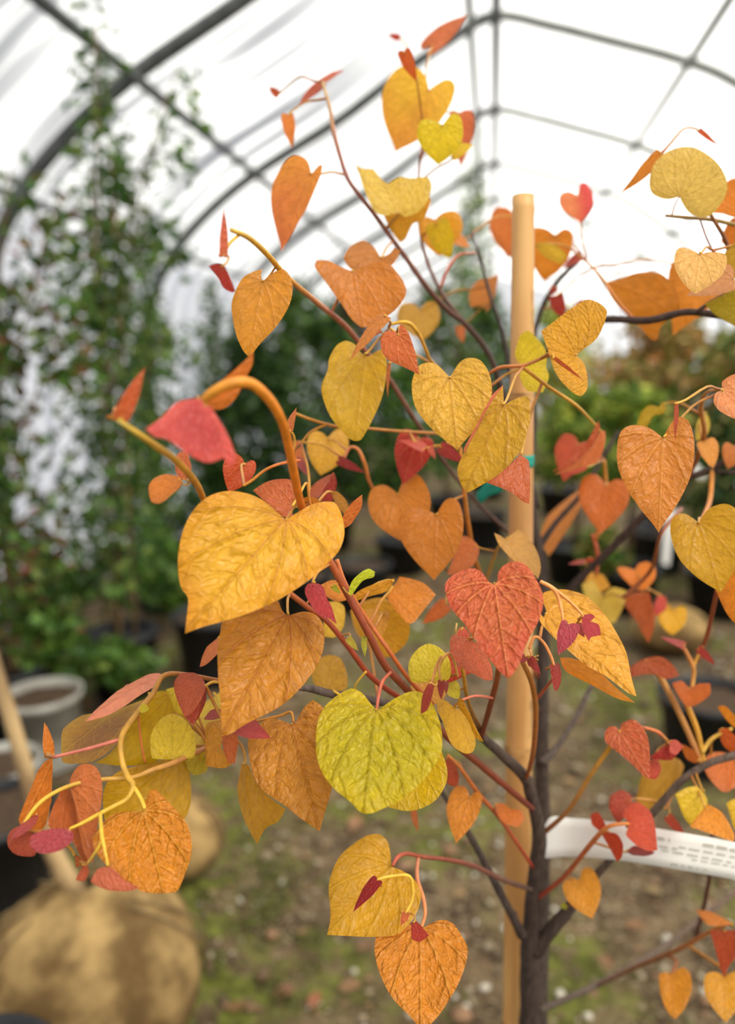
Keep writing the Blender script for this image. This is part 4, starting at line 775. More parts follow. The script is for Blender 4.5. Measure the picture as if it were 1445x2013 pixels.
LP([(1320, 1914), (1310, 1910), (1296, 1915), (1298, 1950), (1310, 1985), (1326, 2003), (1345, 1985), (1360, 1950), (1358, 1918), (1345, 1902), (1333, 1904)], (1320, 1914), (1327, 2003), .78, (222, 142, 34), pitch=18, tilt=5)
L((1425, 1920), (1428, 2008), 42, 44, 10, 10, .77, (222, 152, 24), .2)

# petioles: every leaf hangs from its nearest stem
import mathutils
kd = mathutils.kdtree.KDTree(len(STEMPTS))
for i, p in enumerate(STEMPTS): kd.insert(p, i)
kd.balance()
for o, B, d, B3, n, pet, col in LEAVES:
    co, idx, dist = kd.find(B3 - n * .004)
    if dist < .004: co = B3 - n * .006
    a = B3 + n * .0004; b = co
    mid = (a + b) / 2 - n * .006 + Vector((0, 0, .10 * dist))
    pts = [a, a * .75 + mid * .25 - n * .003, mid, b * .6 + mid * .4, b]
    q = [Vector(v) for v in crom([list(p) for p in pts], 3)]
    L3 = .0011 if dist > .02 else .0007
    rr = [L3 * .8 + L3 * .35 * i / (len(q) - 1) for i in range(len(q))]
    c1 = lin((214, 166, 60)); c2 = lin((166, 92, 50))
    part('petiole', tube('petiole', q, rr, [mixc(c1, c2, i / (len(q) - 1)) for i in range(len(q))], seg=6), STEM, o)

# ------------------------------------------------------------------ pot of the redbud, stake, tape and label
FOOTPRINT = []          # (x, y, radius, height) of what stands on the ground: litter and leaves keep clear of it
def blocked(p, m=.0):
    return any((p.x - x) ** 2 + (p.y - y) ** 2 < (r_ + m) ** 2 and p.z < h_ + m for x, y, r_, h_ in FOOTPRINT)
def pot(name, loc, r, h, label, mat=POT, soil=True, group=None, tilt=None):
    o = empty(name, loc); c = Vector(loc)
    prof = [(.0, .0), (r * .8, 0), (r * .82, .01), (r * .98, h * .9), (r * 1.05, h * .9), (r * 1.06, h), (r * .99, h), (r * .97, h * .88), (.0, h * .86)]
    part('body', lathe('body', prof[:-1], 28, c), mat, o)
    if soil:
        vs = [c + Vector((0, 0, h * .9))]; fs = []
        for k in range(28):
            a = 2 * math.pi * k / 28; vs.append(c + Vector((math.cos(a) * r * .97, math.sin(a) * r * .97, h * (.88 + .01 * math.sin(k * 2)))))
        fs = [(0, 1 + k, 1 + (k + 1) % 28) for k in range(28)]
        part('soil', mesh('soil', vs, fs), SOIL, o)
    if tilt: o.rotation_euler = tilt
    FOOTPRINT.append((c.x, c.y, r * 1.08, h + .01)); tag(o, label, 'pot', group); return o
pot('nursery_pot', (ROOT.x, ROOT.y + .045, 0), .17, .33, 'black nursery pot holding the redbud and its bamboo stake')

TOP = P(1029, 385, .745); BOT = P(1016, 2013, .888)
dirp = (BOT - TOP).normalized(); FOOT = BOT + dirp * ((BOT.z - .2) / -dirp.z)
stake = empty('bamboo_stake', FOOT)
tag(stake, 'thick tan bamboo stake rising through the redbud with dark-ringed joints', 'stake')
def at_y(py):
    best = min((i / 2000 for i in range(2001)), key=lambda t: abs(pix(TOP.lerp(FOOT, t))[1] - py)) if py < 2013 else None
    return best
nodes = [at_y(775), at_y(1466)]
gap = nodes[1] - nodes[0]; nodes.append(nodes[1] + gap * .9)
ts = sorted(set([i / 120 for i in range(121)] + [n + e for n in nodes for e in (-.008, -.004, -.0015, .0015, .004, .008)]))
ts = [t for t in ts if 0 <= t <= 1]
pts = [TOP.lerp(FOOT, t) for t in ts]
def brad(t):
    r = .0106 + .0048 * min(1, t * 1.7)
    for n in nodes:
        e = abs(t - n); r *= 1 + .07 * math.exp(-(e / .006) ** 2) - (.05 if e < .0012 else 0)
    return r
culm = part('culm', tube('culm', pts, [brad(t) for t in ts], seg=24), BAMBOO, stake)
hole = [TOP + dirp * .0003, TOP - dirp * .0006]
part('cut_end', tube('cut_end', hole, [.0104, .0098], seg=20), BAMBOO_N, stake)
for n in nodes:
    for k_, e in enumerate((.0, .0035)):
        p0 = TOP.lerp(FOOT, n + e - .0009); p1 = TOP.lerp(FOOT, n + e + .0009)
        part('joint_ring', tube('joint_ring', [p0, p1], [brad(n) * 1.075] * 2, seg=24, cap=False), BAMBOO_N, stake)
# stains on the culm
def stain(py, side, hh, ww):
    t = at_y(py); c = TOP.lerp(FOOT, t); r = brad(t) * 1.006; vs, fs = [], []
    tocam = (CAM - c); tocam.z = 0; a0 = math.atan2(tocam.y, tocam.x) - side
    for i in range(9):
        f = i / 8 - .5; wv = ww * (1 - (2 * f) ** 2 * .8) * (.6 + .6 * abs(noise.noise(Vector((i * .9, py, 0)))))
        z = c - dirp * f * hh
        for s in (-1, 0, 1):
            a = a0 + s * wv; vs.append(z + Vector((math.cos(a) * r, math.sin(a) * r, 0)))
    for i in range(8):
        for s in range(2):
            q = i * 3 + s; fs.append((q, q + 1, q + 4, q + 3))
    part('weathered_stain', mesh('stain', vs, fs), BAMBOO_N, stake)
stain(625, -1.0, .03, .10); stain(585, -.95, .015, .07); stain(1375, -1.05, .05, .13); stain(1430, -.9, .018, .12); stain(745, -1.0, .02, .09); stain(1300, -1.1, .03, .10)

def ribbon(name, rows, thick, mat, parent=None):
    """rows: list of (top point, bottom point)"""
    vs, fs = [], []; n = len(rows)
    for a, b in rows:
        m = 4
        for k in range(m + 1): vs.append(a.lerp(b, k / m))
    w_ = 5
    for i in range(n - 1):
        for k in range(4):
            q = i * w_ + k; fs.append((q, q + 1, q + w_ + 1, q + w_))
    me = mesh(name, vs, fs)
    o = link(name, me, mat, parent); md = o.modifiers.new('thickness', 'SOLIDIFY'); md.thickness = thick; return o
# teal tie tape round the stake and the leader
tape = empty('tie_tape', P(1040, 905, .80))
tag(tape, 'teal plastic tie tape round the bamboo stake with a loose tail', 'tape')
t0 = at_y(905); c = TOP.lerp(FOOT, t0); rows = []
for k_ in range(25):
    a = 2 * math.pi * k_ / 24; q = c + Vector((math.cos(a), math.sin(a), 0)) * (brad(t0) + .0010)
    rows.append((q + Vector((0, 0, .006)), q - Vector((0, 0, .006))))
ribbon('band', rows, .0004, TEAL, tape)
tail = [(P(x, y, d), P(x2, y2, d)) for x, y, x2, y2, d in ((1010, 900, 1014, 925, .80), (990, 925, 1002, 950, .81), (975, 950, 985, 968, .815), (955, 948, 962, 975, .82), (938, 968, 950, 988, .825), (936, 978, 944, 990, .83))]
ribbon('tail', tail, .0004, TEAL, tape)
# white label looped on the branch
def lab_rows():
    ctrl = [(1066, 1640, 1062, 1660, .784), (1082, 1607, 1064, 1686, .785), (1120, 1608, 1110, 1684, .778), (1160, 1611, 1160, 1686, .762), (1230, 1619, 1230, 1693, .740), (1300, 1630, 1300, 1704, .725), (1370, 1642, 1370, 1716, .715), (1450, 1657, 1450, 1731, .705), (1540, 1680, 1540, 1756, .695), (1640, 1712, 1640, 1786, .69)]
    return crom([list(map(float, q)) for q in ctrl], 5)
LR = lab_rows()
label = empty('plant_label', P(1066, 1650, .775)); tag(label, 'white paper plant label strip looped on the redbud branch with faded print', 'label')
ribbon('strip', [(P(a, b, e), P(c_, d2, e)) for a, b, c_, d2, e in LR], .0004, PAPER, label)
def lab_pt(px, f):
    for i in range(len(LR) - 1):
        if LR[i][0] <= px <= LR[i + 1][0]:
            t = (px - LR[i][0]) / max(1e-6, LR[i + 1][0] - LR[i][0]); r = [LR[i][k] * (1 - t) + LR[i + 1][k] * t for k in range(5)]
            return P(r[0] * (1 - f) + r[2] * f, r[1] * (1 - f) + r[3] * f, r[4]) - FWD * .0009
    return None
def print_row(x0, x1, f0, f1, words):
    vs, fs = [], []; x = x0; rr = random.Random(int(x0 * 7 + f0 * 100))
    while x < x1:
        wl = rr.uniform(*words)
        xe = min(x1, x + wl); xx = x
        while xx < xe - 1:
            e = xx + 2.4; q = [lab_pt(xx, f0 + rr.uniform(0, .02)), lab_pt(e, f0), lab_pt(e, f1), lab_pt(xx, f1)]
            if all(q): b = len(vs); vs += q; fs.append((b, b + 1, b + 2, b + 3))
            xx += 3.6
        x = xe + 7
    if vs: part('printed_line', mesh('printed_line', vs, fs, False), INK, label)
print_row(1292, 1318, .20, .30, (10, 20)); print_row(1382, 1520, .16, .26, (14, 26))
print_row(1296, 1330, .42, .49, (9, 22)); print_row(1334, 1540, .36, .42, (8, 24)); print_row(1300, 1540, .52, .58, (8, 24)); print_row(1360, 1540, .63, .68, (8, 22))
print_row(1318, 1345, .84, .92, (8, 14)); print_row(1352, 1392, .84, .92, (6, 10)); print_row(1430, 1500, .88, .96, (8, 14))

# ------------------------------------------------------------------ background plants
def foliage_mesh(spec, seed, cols):
    """spec: list of (center, radii, n, size, flat)"""
    rnd = random.Random(seed); vs, fs, cs = [], [], []
    cl = [lin(c) for c in cols]
    for cen, rad, n, size, droop in spec:
        for _ in range(n):
            while True:
                u = Vector((rnd.uniform(-1, 1), rnd.uniform(-1, 1), rnd.uniform(-1, 1)))
                if u.length <= 1: break
            u = u * (.55 + .45 * rnd.random()) if rnd.random() < .6 else u
            p = Vector(cen) + Vector((u.x * rad[0], u.y * rad[1], u.z * rad[2]))
            d = Vector((rnd.gauss(0, 1), rnd.gauss(0, 1), rnd.gauss(-droop, .6))).normalized()
            s = d.cross(Vector((rnd.gauss(0, 1), rnd.gauss(0, 1), rnd.gauss(0, 1)))).normalized(); nn = d.cross(s)
            l = size * rnd.uniform(.7, 1.3)
            if blocked(p, .015) or blocked(p + d * l, .015): continue
            w_ = l * rnd.uniform(.30, .42); b = len(vs)
            vs += [p, p + d * l * .45 + s * w_ + nn * l * .06, p + d * l, p + d * l * .45 - s * w_ + nn * l * .06, p + d * l * .5 - nn * l * .04]
            fs += [(b, b + 1, b + 4), (b + 1, b + 2, b + 4), (b + 2, b + 3, b + 4), (b + 3, b, b + 4)]
            c = mixc(rnd.choice(cl), rnd.choice(cl), rnd.random()); cs += [c] * 5
    me = mesh('foliage', vs, fs, False); setcol(me, 'col', cs); return me
def hz(px, py, Y):
    """world z where pixel row py meets depth Y at column px"""
    r = ray(px, py); return CAMZ + r.z * (Y / r.y)
GREENS = [(48, 82, 26), (68, 104, 34), (90, 124, 46), (38, 64, 24), (110, 126, 54)]
def sb(px, py, Y, bx, rr, m):
    q = ray(px, py); return (q.x * Y / q.y - bx, 0.0, CAMZ + q.z * Y / q.y, rr, m)
def climber(base, top, lean, seed, n, label, stakes=1, width=.3, cols=GREENS, side=None, size=.055):
    b = Vector(base); o = empty('staked_tree', b); rnd = random.Random(seed); H = top
    potr = .17; c = b
    pr = [(.0, .0), (potr * .8, 0), (potr * .98, .28), (potr * 1.06, .28), (potr * 1.06, .31), (potr * .97, .31), (potr * .95, .27), (.0, .27)]
    part('pot', lathe('pot', pr, 22, c), POT, o)
    pts = [b + Vector((lean[0] * t + .015 * math.sin(t * 9 + seed), lean[1] * t, .2 + (H - .2) * t)) for t in [i / 14 for i in range(15)]]
    cs = [lin((122, 96, 66))] * 15
    part('stem', tube('stem', pts, [.013 * (1 - .75 * i / 14) + .002 for i in range(15)], cs, seg=7), BARK, o)
    for k in range(stakes):
        s0 = b + Vector((.05 * (k * 2 - 1), .03, .15)); s1 = b + Vector((lean[0] * .8 + .05 * (k * 2 - 1), lean[1] * .8 + .02, H * rnd.uniform(.74, .9)))
        part('cane', tube('cane', [s0, s0.lerp(s1, .5), s1], [.011, .010, .009], seg=8), WOOD, o)
    spec = []
    for i in range(15):
        t = .15 + .85 * i / 14; p = b + Vector((lean[0] * t, lean[1] * t, .2 + (H - .2) * t)); ww = width * (1.2 - 1.0 * t) + .035
        spec.append(((p.x, p.y, p.z), (ww, ww, H * .06), int(n / 15 * (1.7 - 1.55 * t)), size, .5))
    for (sx, sy, sz, rr, m) in (side or []):
        spec.append(((b.x + sx, b.y + sy, sz), (rr, rr, rr * 1.2), m, size, .5))
        bp = [b + Vector((lean[0] * .5, lean[1] * .5, sz * .7)), b + Vector((sx * .6, sy * .6, sz * .9)), b + Vector((sx, sy, sz + rr))]
        part('side_branch', tube('side_branch', bp, [.006, .005, .003], [lin((120, 92, 64))] * 3, seg=6), BARK, o)
    tag(part('foliage', foliage_mesh(spec, seed, cols), FOLI, o), kind='stuff')
    FOOTPRINT.append((b.x, b.y, potr * 1.08, .32)); tag(o, label, 'tree', 'staked trees along the left film wall'); return o
Y1 = 3.3; z1 = hz(250, 45, Y1)
climber((-1.76, Y1, 0), z1, (.12, 0), 11, 2300, 'tall slim green tree on a cane, its bare tip crossing the roof hoop', 2, .30, side=[sb(335, 300, Y1, -1.76, .15, 60), sb(355, 190, Y1, -1.76, .11, 30), sb(300, 480, Y1, -1.76, .17, 110), sb(240, 350, Y1, -1.76, .12, 70), sb(200, 620, Y1, -1.76, .16, 110), sb(340, 680, Y1, -1.76, .14, 80)])
climber((-2.02, 2.85, 0), hz(30, 330, 2.85), (-.02, 0), 12, 2600, 'loose green tree with some red leaves beside the pale buckets', 1, .38, GREENS + [(120, 60, 44)], side=[sb(30, 420, 2.85, -2.02, .16, 70), sb(95, 560, 2.85, -2.02, .17, 100), sb(130, 440, 2.85, -2.02, .11, 40), sb(20, 640, 2.85, -2.02, .18, 120), sb(130, 700, 2.85, -2.02, .17, 120)])
climber((-2.15, 4.6, 0), hz(330, 470, 4.9), (.05, 0), 13, 2600, 'bushy green tree on a cane behind the tall slim tree', 1, .36)
climber((-2.30, 6.2, 0), hz(430, 560, 6.2), (.05, 0), 14, 2600, 'dark leafy tree in the row, next to the shrub bank', 1, .36, GREENS + [(40, 66, 26)])
climber((-2.25, 2.35, 0), hz(-90, 560, 2.35), (0, 0), 15, 1500, 'green tree at the end of the row with maroon leaf tips', 1, .3, GREENS + [(120, 50, 56)])

# pots on the ground further back
pot('nursery_pot', G(948, 1075), .20, .30, 'black nursery pot under the teal tape tail, beside the stake')
pot('nursery_pot', G(715, 1195), .18, .30, 'black nursery pot behind the orange overlapping hearts')
pot('nursery_pot', G(600, 1215), .18, .30, 'black nursery pot in shade behind the big yellow leaf')
pot('nursery_pot', G(1300, 1120), .17, .28, 'black nursery pot with a white marker beside it')
pot('nursery_pot', G(1385, 1500), .17, .28, 'black pot with grey rim under the orange leaf cluster')
pot('nursery_pot', G(430, 1330), .2, .34, 'black pot in the dark gap below the big yellow leaf')
pot('nursery_pot', G(0, 1760), .17, .28, 'black pot with grey rim left of the burlap root ball')
_b = G(180, 1920, .2)
pot('nursery_pot', (_b.x + .02, _b.y - .425, 0), .15, .36, 'black pot rim in front of the burlap root ball')
pot('pale_bucket', G(95, 1500), .15, .30, 'pale grey plastic pot standing upright under the staked trees', PALEPOT)
pot('pale_bucket', G(5, 1625), .14, .24, 'shorter pale grey pot in front of the upright pale pot', PALEPOT)
def marker(px0, py0, px1, py1, Y, wd, label):
    a = CAM + ray(px0, py0) * (Y / ray(px0, py0).y); b = CAM + ray(px1, py1) * (Y / ray(px1, py1).y)
    s = (b - a).cross(Vector((0, 1, 0))).normalized() * wd
    vs = []
    for off in (Vector((0, 0, 0)), Vector((0, .003, 0))):
        vs += [a + s + off, a - s + off, b - s + off, b + s * .3 + off - (b - a) * -.04, b + off + (b - a) * .03]
    fs = [(0, 1, 2, 4, 3), (9, 7, 6, 5)[:3] + (8,)] + [(i, (i + 1) % 5, (i + 1) % 5 + 5, i + 5) for i in range(5)]
    me = mesh('marker', vs, [fs[0]] + fs[2:], False)
    tag(link('plant_marker', me, PAPER), label, 'label')
marker(1318, 1000, 1312, 1108, 3.6, .022, 'upright white plastic plant marker behind the brown-orange heart leaf')
marker(1350, 905, 1385, 935, 3.9, .022, 'tilted white plant marker above the dark side branch')

# burlap root balls
def rootball(c, R, Hh, seed, trunk_px, label, trunk_r=.022):
    vs, fs = [], []; nu, nv = 40, 22; o = empty('root_ball', (c.x, c.y, 0))
    for j in range(nv + 1):
        f = j / nv; ph = math.pi * f
        for i in range(nu):
            th = 2 * math.pi * i / nu
            rr = R * (math.sin(ph) ** .75) * (1 + .05 * noise.noise(Vector((math.cos(th) * 2, math.sin(th) * 2, f * 3 + seed))) + .02 * math.cos(th * 9 + seed) * (1 - f))
            z = Hh * (.5 + .5 * math.cos(ph))
            if f < .12: rr = max(rr, .03)
            z += .03 * max(0, 1 - f / .14)
            vs.append((c.x + rr * math.cos(th), c.y + rr * math.sin(th), z))
    for j in range(nv):
        for i in range(nu): fs.append((j * nu + i, j * nu + (i + 1) % nu, (j + 1) * nu + (i + 1) % nu, (j + 1) * nu + i))
    part('burlap', mesh('burlap', vs, [tuple(reversed(f)) for f in fs]), BURLAP, o)
    rnd = random.Random(seed)
    for k in range(7):
        th = rnd.uniform(0, 6.28); pts = []
        for j in range(15):
            f = .06 + .9 * j / 14; ph = math.pi * f; rr = R * (math.sin(ph) ** .75) * 1.03 + .004; a = th + .6 * math.sin(f * 2.5 + k)
            pts.append(Vector((c.x + rr * math.cos(a), c.y + rr * math.sin(a), Hh * (.5 + .5 * math.cos(ph)) + .004)))
        part('twine', tube('twine', pts, [.003] * 15, seg=6), TWINE, o)
    for k in range(2):
        pts = [Vector((c.x + .036 * math.cos(a), c.y + .036 * math.sin(a), Hh + .012 + .012 * k)) for a in [i * .5 for i in range(14)]]
        part('twine', tube('twine', pts, [.004] * 14, seg=6), TWINE, o)
    if trunk_px:
        q = crom([list(map(float, t)) for t in trunk_px], 5); pts = [P(*t) for t in q]; pts[0] = Vector((c.x, c.y, Hh * .9))
        part('trunk', tube('trunk', pts, [trunk_r * (1 - .4 * i / len(pts)) for i in range(len(pts))], seg=10), WOOD, o)
    FOOTPRINT.append((c.x, c.y, R * 1.1, Hh + .02)); tag(o, label, 'root ball'); return o
c = G(180, 1920, .2)
dtop = pix(Vector((c.x, c.y, .39)))
rootball(c, .24, .40, 3, [(dtop[0], dtop[1], dtop[2]), (112, 1690, dtop[2] * .99), (72, 1590, dtop[2] * .98), (30, 1440, dtop[2] * .97), (-20, 1280, dtop[2] * .96)], 'large tan burlap-wrapped root ball tied with twine on the ground')
c2 = G(355, 1640, .12); d2 = pix(Vector((c2.x, c2.y, .25)))
rootball(c2, .125, .22, 8, [(d2[0], d2[1], d2[2]), (330, 1500, d2[2]), (300, 1380, d2[2])], 'small tan burlap root ball half hidden behind the orange glossy leaf', .016)
c3 = G(1318, 1240, .1)
rootball(c3, .2, .22, 9, None, 'pale tan burlap bundle behind the yellow right-hand leaves')
def shrub(px, Y, ybase, ytop, wpx, seed, n, cols, label, name='shrub', size=.05, potted=True, group=None, droop=.1, cat='shrub'):
    """stands on the ground at depth Y below column px"""
    r = ray(px, ybase); X = r.x * Y / r.y
    z0 = max(.22, hz(px, ybase, Y)); z1 = hz(px, ytop, Y); rad = wpx / 2 * Y / F
    b = Vector((X, Y, 0)); o = empty(name, b); rnd = random.Random(seed)
    if potted:
        rr = min(.2, rad * .6); part('pot', lathe('pot', [(0, 0), (rr * .8, 0), (rr, .24), (rr * 1.06, .24), (rr * 1.06, .27), (rr * .95, .27), (rr * .93, .23), (0, .23)], 20, b), POT, o)
    for k in range(3):
        e = Vector((rnd.uniform(-.5, .5) * rad, rnd.uniform(-.3, .3) * rad, z0 + (z1 - z0) * .75))
        part('stem', tube('stem', [b + Vector((0, 0, .1)), b + Vector((e.x * .4, e.y * .4, e.z * .5)), b + e], [.012, .009, .004], [lin((90, 70, 50))] * 3, seg=6), BARK, o)
    spec = []
    m = 7
    for k in range(m):
        f = k / (m - 1); zz = z0 + (z1 - z0) * (.12 + .8 * f); ww = rad * (.62 + .38 * math.sin(math.pi * (.15 + .75 * f))) * (1 if f < .75 else .7)
        for s in range(2):
            spec.append(((X + rnd.uniform(-.45, .45) * ww, Y + rnd.uniform(-.3, .3) * ww, zz), (ww * .75, ww * .65, (z1 - z0) * .14), int(n * 2.6) // (2 * m), size * 1.1, droop))
    tag(part('foliage', foliage_mesh(spec, seed, cols), FOLI, o), kind='stuff')
    if potted: FOOTPRINT.append((b.x, b.y, rr * 1.08, .28))
    tag(o, label, cat, group); return o
DKG = [(30, 56, 16), (44, 76, 22), (66, 96, 30), (24, 42, 14)]
MIDG = [(46, 84, 24), (70, 108, 30), (96, 128, 40), (36, 62, 20)]
LIME = [(142, 164, 48), (170, 182, 60), (110, 140, 46), (190, 190, 80)]
BRN = [(164, 142, 76), (140, 128, 56), (190, 164, 104), (104, 116, 40), (184, 124, 74)]
PUR = [(64, 38, 32), (84, 50, 40), (50, 46, 28), (72, 72, 34)]
shrub(520, 5.2, 1060, 660, 270, 21, 1300, DKG, 'broad dark green shrub behind the arching red shoot', size=.06)
shrub(650, 6.4, 980, 600, 260, 22, 1100, DKG + MIDG, 'mid green rounded shrub behind the olive-yellow leaf', size=.06)
shrub(450, 4.3, 1200, 860, 230, 23, 700, DKG, 'low dark green shrub behind the big yellow leaf', size=.05)
shrub(790, 5.6, 990, 720, 260, 24, 900, MIDG, 'fresh green shrub in a black pot behind the red heart leaf', size=.05)
shrub(700, 8.8, 860, 560, 200, 25, 700, PUR, 'dusky purple-leaved shrub beyond the green shrubs', size=.07)
shrub(880, 7.4, 930, 570, 200, 26, 900, MIDG + [(96, 70, 50)], 'tall green shrub left of the bamboo stake', size=.06)
shrub(960, 9.0, 850, 560, 170, 27, 800, MIDG, 'green shrub glimpsed just behind the bamboo stake', size=.07)
shrub(585, 8.4, 860, 560, 150, 28, 500, GREENS, 'hazy green tree at the foot of the roof hoops', 'small_tree', .09, cat='tree')
shrub(1130, 5.4, 950, 770, 230, 29, 900, LIME + MIDG, 'lime green shrub with fine leaves right of the bamboo stake', size=.05)
shrub(1100, 8.0, 830, 600, 170, 30, 700, LIME + BRN[:2], 'yellow-green tree beyond the lime shrub', 'small_tree', .07, cat='tree')
shrub(1290, 6.2, 900, 620, 330, 31, 1300, BRN, 'broad olive-brown maple under the dark branch', 'maple_shrub', .07)
shrub(1440, 5.4, 900, 660, 220, 32, 900, BRN + MIDG, 'green and tan maple against the right film wall', 'maple_shrub', .07)
shrub(1235, 4.8, 980, 770, 230, 33, 900, MIDG + LIME, 'feathery green shrub behind the coral folded leaf', size=.05)
shrub(1425, 4.75, 1040, 810, 250, 34, 800, DKG + [(150, 140, 80)], 'green shrub behind the large brown-orange heart leaf', size=.05)
shrub(1180, 4.2, 1130, 1040, 110, 35, 260, MIDG + BRN[:2], 'low tuft of green weeds in the path edge', 'weed_clump', .04, False, cat='weeds')
for (px, Y, yb, yt, wp, sd, lb) in ((325, 3.95, 1300, 1060, 180, 51, 'low leafy green plant at the foot of the tall slim tree'), (120, 3.3, 1350, 1090, 200, 52, 'bushy green plant between the staked trees and the pale pots'), (130, 2.86, 1420, 1210, 150, 53, 'green weeds grown up beside the shorter pale pot'), (240, 2.95, 1410, 1270, 200, 54, 'sprawling low green plant in front of the canes')):
    shrub(px, Y, yb, yt, wp, sd, 420, GREENS + [(90, 120, 36)], lb, 'leafy_plant', .05, False, cat='plant')
# tall far trees by the ridge line
def tall(px, Y, ytop, seed, label):
    r = ray(px, 800); X = r.x * Y / r.y; z1 = hz(px, ytop, Y); b = Vector((X, Y, 0)); o = empty('tall_tree', b)
    part('stem', tube('stem', [b, b + Vector((.03, 0, z1 * .5)), b + Vector((0, 0, z1))], [.03, .022, .008], [lin((120, 110, 96))] * 3, seg=8), BARK, o)
    spec = [((X, Y, z1 * (.35 + .06 * k)), (.42 - .028 * k, .4, .16), 90, .08, .3) for k in range(11)]
    tag(part('foliage', foliage_mesh(spec, seed, MIDG + [(150, 160, 90)]), FOLI, o), kind='stuff'); tag(o, label, 'tree')
tall(932, 10.5, 225, 41, 'slender tall green tree reaching towards the ridge pole')
tall(905, 13.5, 330, 42, 'slender tree standing behind the tallest one below the ridge')
# bare canes leaning near the pale pots
for k_, (x0, y0, x1, y1, dd, lb) in enumerate([(172, 1400, 146, 1290, 3.1, 'tan cane leaning beside the pale pots'), (212, 1290, 204, 1120, 3.6, 'tan bamboo cane pair standing among the staked trees')]):
    r = ray(x0, y0); a = CAM + r * (dd / r.y); a0 = Vector((a.x, a.y, 0)); b = CAM + ray(x1, y1) * (dd / ray(x1, y1).y)
    top = a0 + (b - a0) * 1.25
    FOOTPRINT.append((a0.x, a0.y, .022, 1.0))
    tag(link('bamboo_cane', tube('bamboo_cane', [a0, a0.lerp(top, .5), top], [.018, .017, .015], seg=10), WOOD), lb, 'cane')

# ------------------------------------------------------------------ litter on the ground
def ico(vs, fs, cs, p, s, c, rnd):
    b = len(vs); q = Matrix.Rotation(rnd.uniform(0, 6.28), 3, 'Z'); t = (1 + 5 ** .5) / 2
    for v in ((-1, t, 0), (1, t, 0), (-1, -t, 0), (1, -t, 0), (0, -1, t), (0, 1, t), (0, -1, -t), (0, 1, -t), (t, 0, -1), (t, 0, 1), (-t, 0, -1), (-t, 0, 1)):
        v = q @ Vector((v[0] * s[0], v[1] * s[1], v[2] * s[2])) * .53 * rnd.uniform(.85, 1.1); vs.append(p + v); cs.append(c)
    for f in ((0, 11, 5), (0, 5, 1), (0, 1, 7), (0, 7, 10), (0, 10, 11), (1, 5, 9), (5, 11, 4), (11, 10, 2), (10, 7, 6), (7, 1, 8), (3, 9, 4), (3, 4, 2), (3, 2, 6), (3, 6, 8), (3, 8, 9), (4, 9, 5), (2, 4, 11), (6, 2, 10), (8, 6, 7), (9, 8, 1)): fs.append(tuple(i + b for i in f))
rnd = random.Random(5); vs, fs, cs = [], [], []
pal = [lin(c) for c in ((140, 124, 98), (112, 96, 74), (160, 146, 120), (90, 74, 56), (136, 104, 76), (190, 182, 164), (104, 82, 60))]
for _ in range(6500):
    y = 1.1 + rnd.random() ** 1.7 * 5.5; x = rnd.uniform(-2.2, 2.0)
    s = rnd.uniform(.005, .014) * (1 + 1.2 * (rnd.random() < .06))
    if blocked(Vector((x, y, s)), s): continue
    ico(vs, fs, cs, Vector((x, y, s * .3)), (s, s * rnd.uniform(.7, 1), s * rnd.uniform(.4, .7)), rnd.choice(pal), rnd)
me = mesh('gravel', vs, fs); setcol(me, 'col', cs)
tag(link('gravel', me, PEBBLE), 'scattered grit and pebbles on the ground', 'gravel', kind='stuff')
spec = []
for _ in range(60):
    y = 1.2 + rnd.random() ** 1.5 * 4.5; x = rnd.uniform(-1.7, 1.4)
    if x > -.75 and x < .1 and rnd.random() < .35: continue
    spec.append(((x, y, .012), (rnd.uniform(.04, .16), rnd.uniform(.04, .16), .012), rnd.randint(20, 60), .013, -.2))
for px, py, m in ((470, 1700, 8), (520, 1780, 8), (430, 1880, 8), (560, 1900, 6), (1190, 1500, 6), (1230, 1430, 6), (1110, 1290, 5), (640, 1240, 5)):
    g = G(px, py)
    for _ in range(m): spec.append(((g.x + rnd.gauss(0, .1), g.y + rnd.gauss(0, .12), .012), (.07, .07, .012), 38, .014, -.2))
tag(link('moss', foliage_mesh(spec, 77, [(90, 98, 40), (112, 118, 50), (78, 84, 36), (122, 126, 58)]), FOLI), 'patches of low green moss and seedlings on the ground', 'moss', kind='stuff')
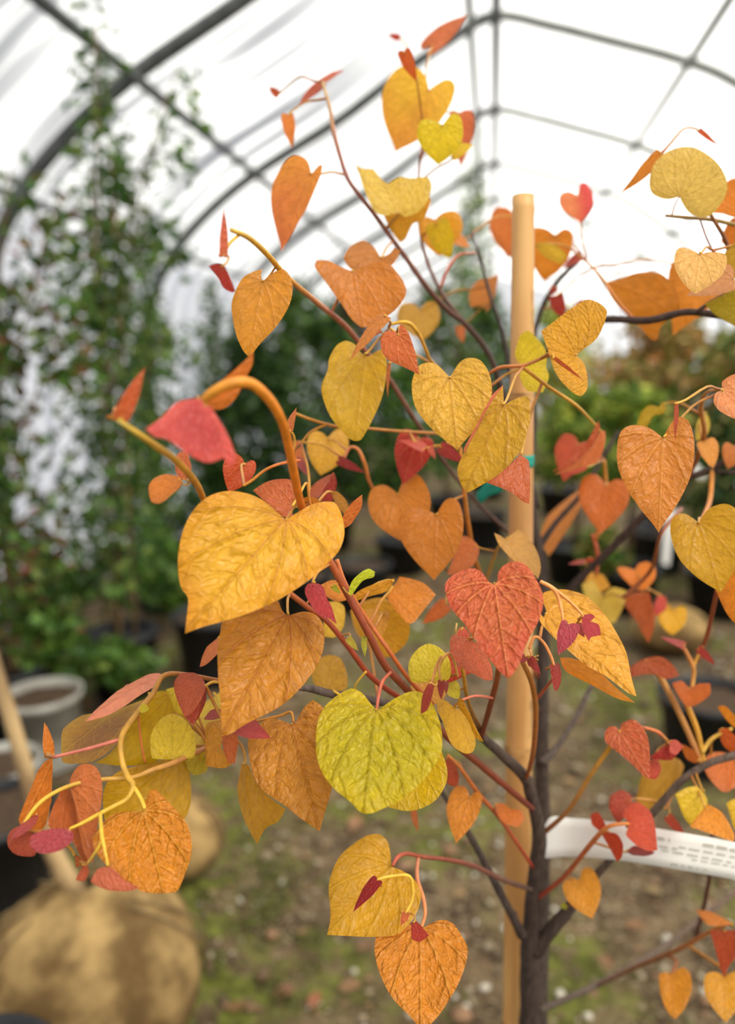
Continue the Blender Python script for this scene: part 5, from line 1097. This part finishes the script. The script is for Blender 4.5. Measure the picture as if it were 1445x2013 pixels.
# dead leaves lying about, each its own thing
DEADLAB = ['pinkish dead leaf on the ground under the tip of the low orange leaf', 'broad pinkish-tan dead leaf on the ground below the yellow-green heart leaf', 'small greyish dead leaf on the ground beside the pinkish ones', 'pale pink dead leaf on the ground behind the thin bent twig', 'pale buff dead leaf on the ground right of the dark trunk, above the white label', 'small tan dead leaf on the ground left of the stake, under the low side branch', 'brown dead leaf on the ground under the white label strip']
DEAD = [((600, 1612), .07, (196, 140, 112)), ((700, 1625), .08, (190, 140, 108)), ((560, 1650), .05, (176, 160, 140)), ((800, 1712), .06, (196, 150, 122)), ((1118, 1543), .05, (206, 166, 120)), ((905, 1765), .04, (186, 150, 110)), ((1250, 1830), .06, (170, 126, 92)), ((690, 1950), .06, (176, 132, 100)), ((560, 1960), .06, (150, 104, 80)), ((620, 1975), .05, (190, 120, 90)), ((1190, 1900), .05, (160, 118, 84)), ((960, 1560), .05, (172, 136, 100)), ((1100, 1400), .05, (160, 124, 90)), ((930, 1330), .06, (150, 116, 84)), ((1285, 1760), .05, (176, 150, 110)), ((1160, 1960), .05, (150, 116, 84)), ((470, 1990), .05, (160, 120, 80)), ((720, 1870), .05, (150, 110, 84)), ((1350, 1960), .06, (168, 130, 96)), ((860, 1930), .05, (156, 116, 88)), ((1130, 1720), .05, (180, 150, 116)), ((420, 1760), .04, (170, 150, 110))]
for k_, ((px, py), s, c) in enumerate(DEAD):
    g = G(px, py); rr = random.Random(k_ + 50); an = rr.uniform(0, 6.28); vs = []
    prof = [(0, 0), (.15, .30), (.4, .42), (.65, .34), (.85, .14), (1, 0), (.85, -.14), (.65, -.34), (.4, -.42), (.15, -.30)]
    pts = prof + [(.4, 0), (.7, 0)]
    for x, y in pts:
        z = .006 + .16 * s * abs(y) * 2 + .1 * s * x * x + .003 * rr.random(); xx = (x - .5) * s * 1.0; yy = y * s * .8
        vs.append((g.x + xx * math.cos(an) - yy * math.sin(an), g.y + xx * math.sin(an) + yy * math.cos(an), z + .004))
    fs = [(0, 1, 10), (1, 2, 10), (2, 3, 11, 10), (3, 4, 11), (4, 5, 11), (5, 6, 11), (6, 7, 11), (7, 8, 10, 11), (8, 9, 10), (9, 0, 10)]
    me = mesh('fallen_leaf', vs, fs); cl = lin((c[0] * .86, c[1] * .86, c[2] * .8)); setcol(me, 'col', [mixc(cl, tuple(v * .7 for v in cl), rr.random() * .6) for _ in vs])
    tag(link('fallen_leaf', me, FOLI), DEADLAB[k_] if k_ < len(DEADLAB) else 'small brown dead leaf lying among grit on the bare soil', 'leaf', 'dead leaves on the ground')
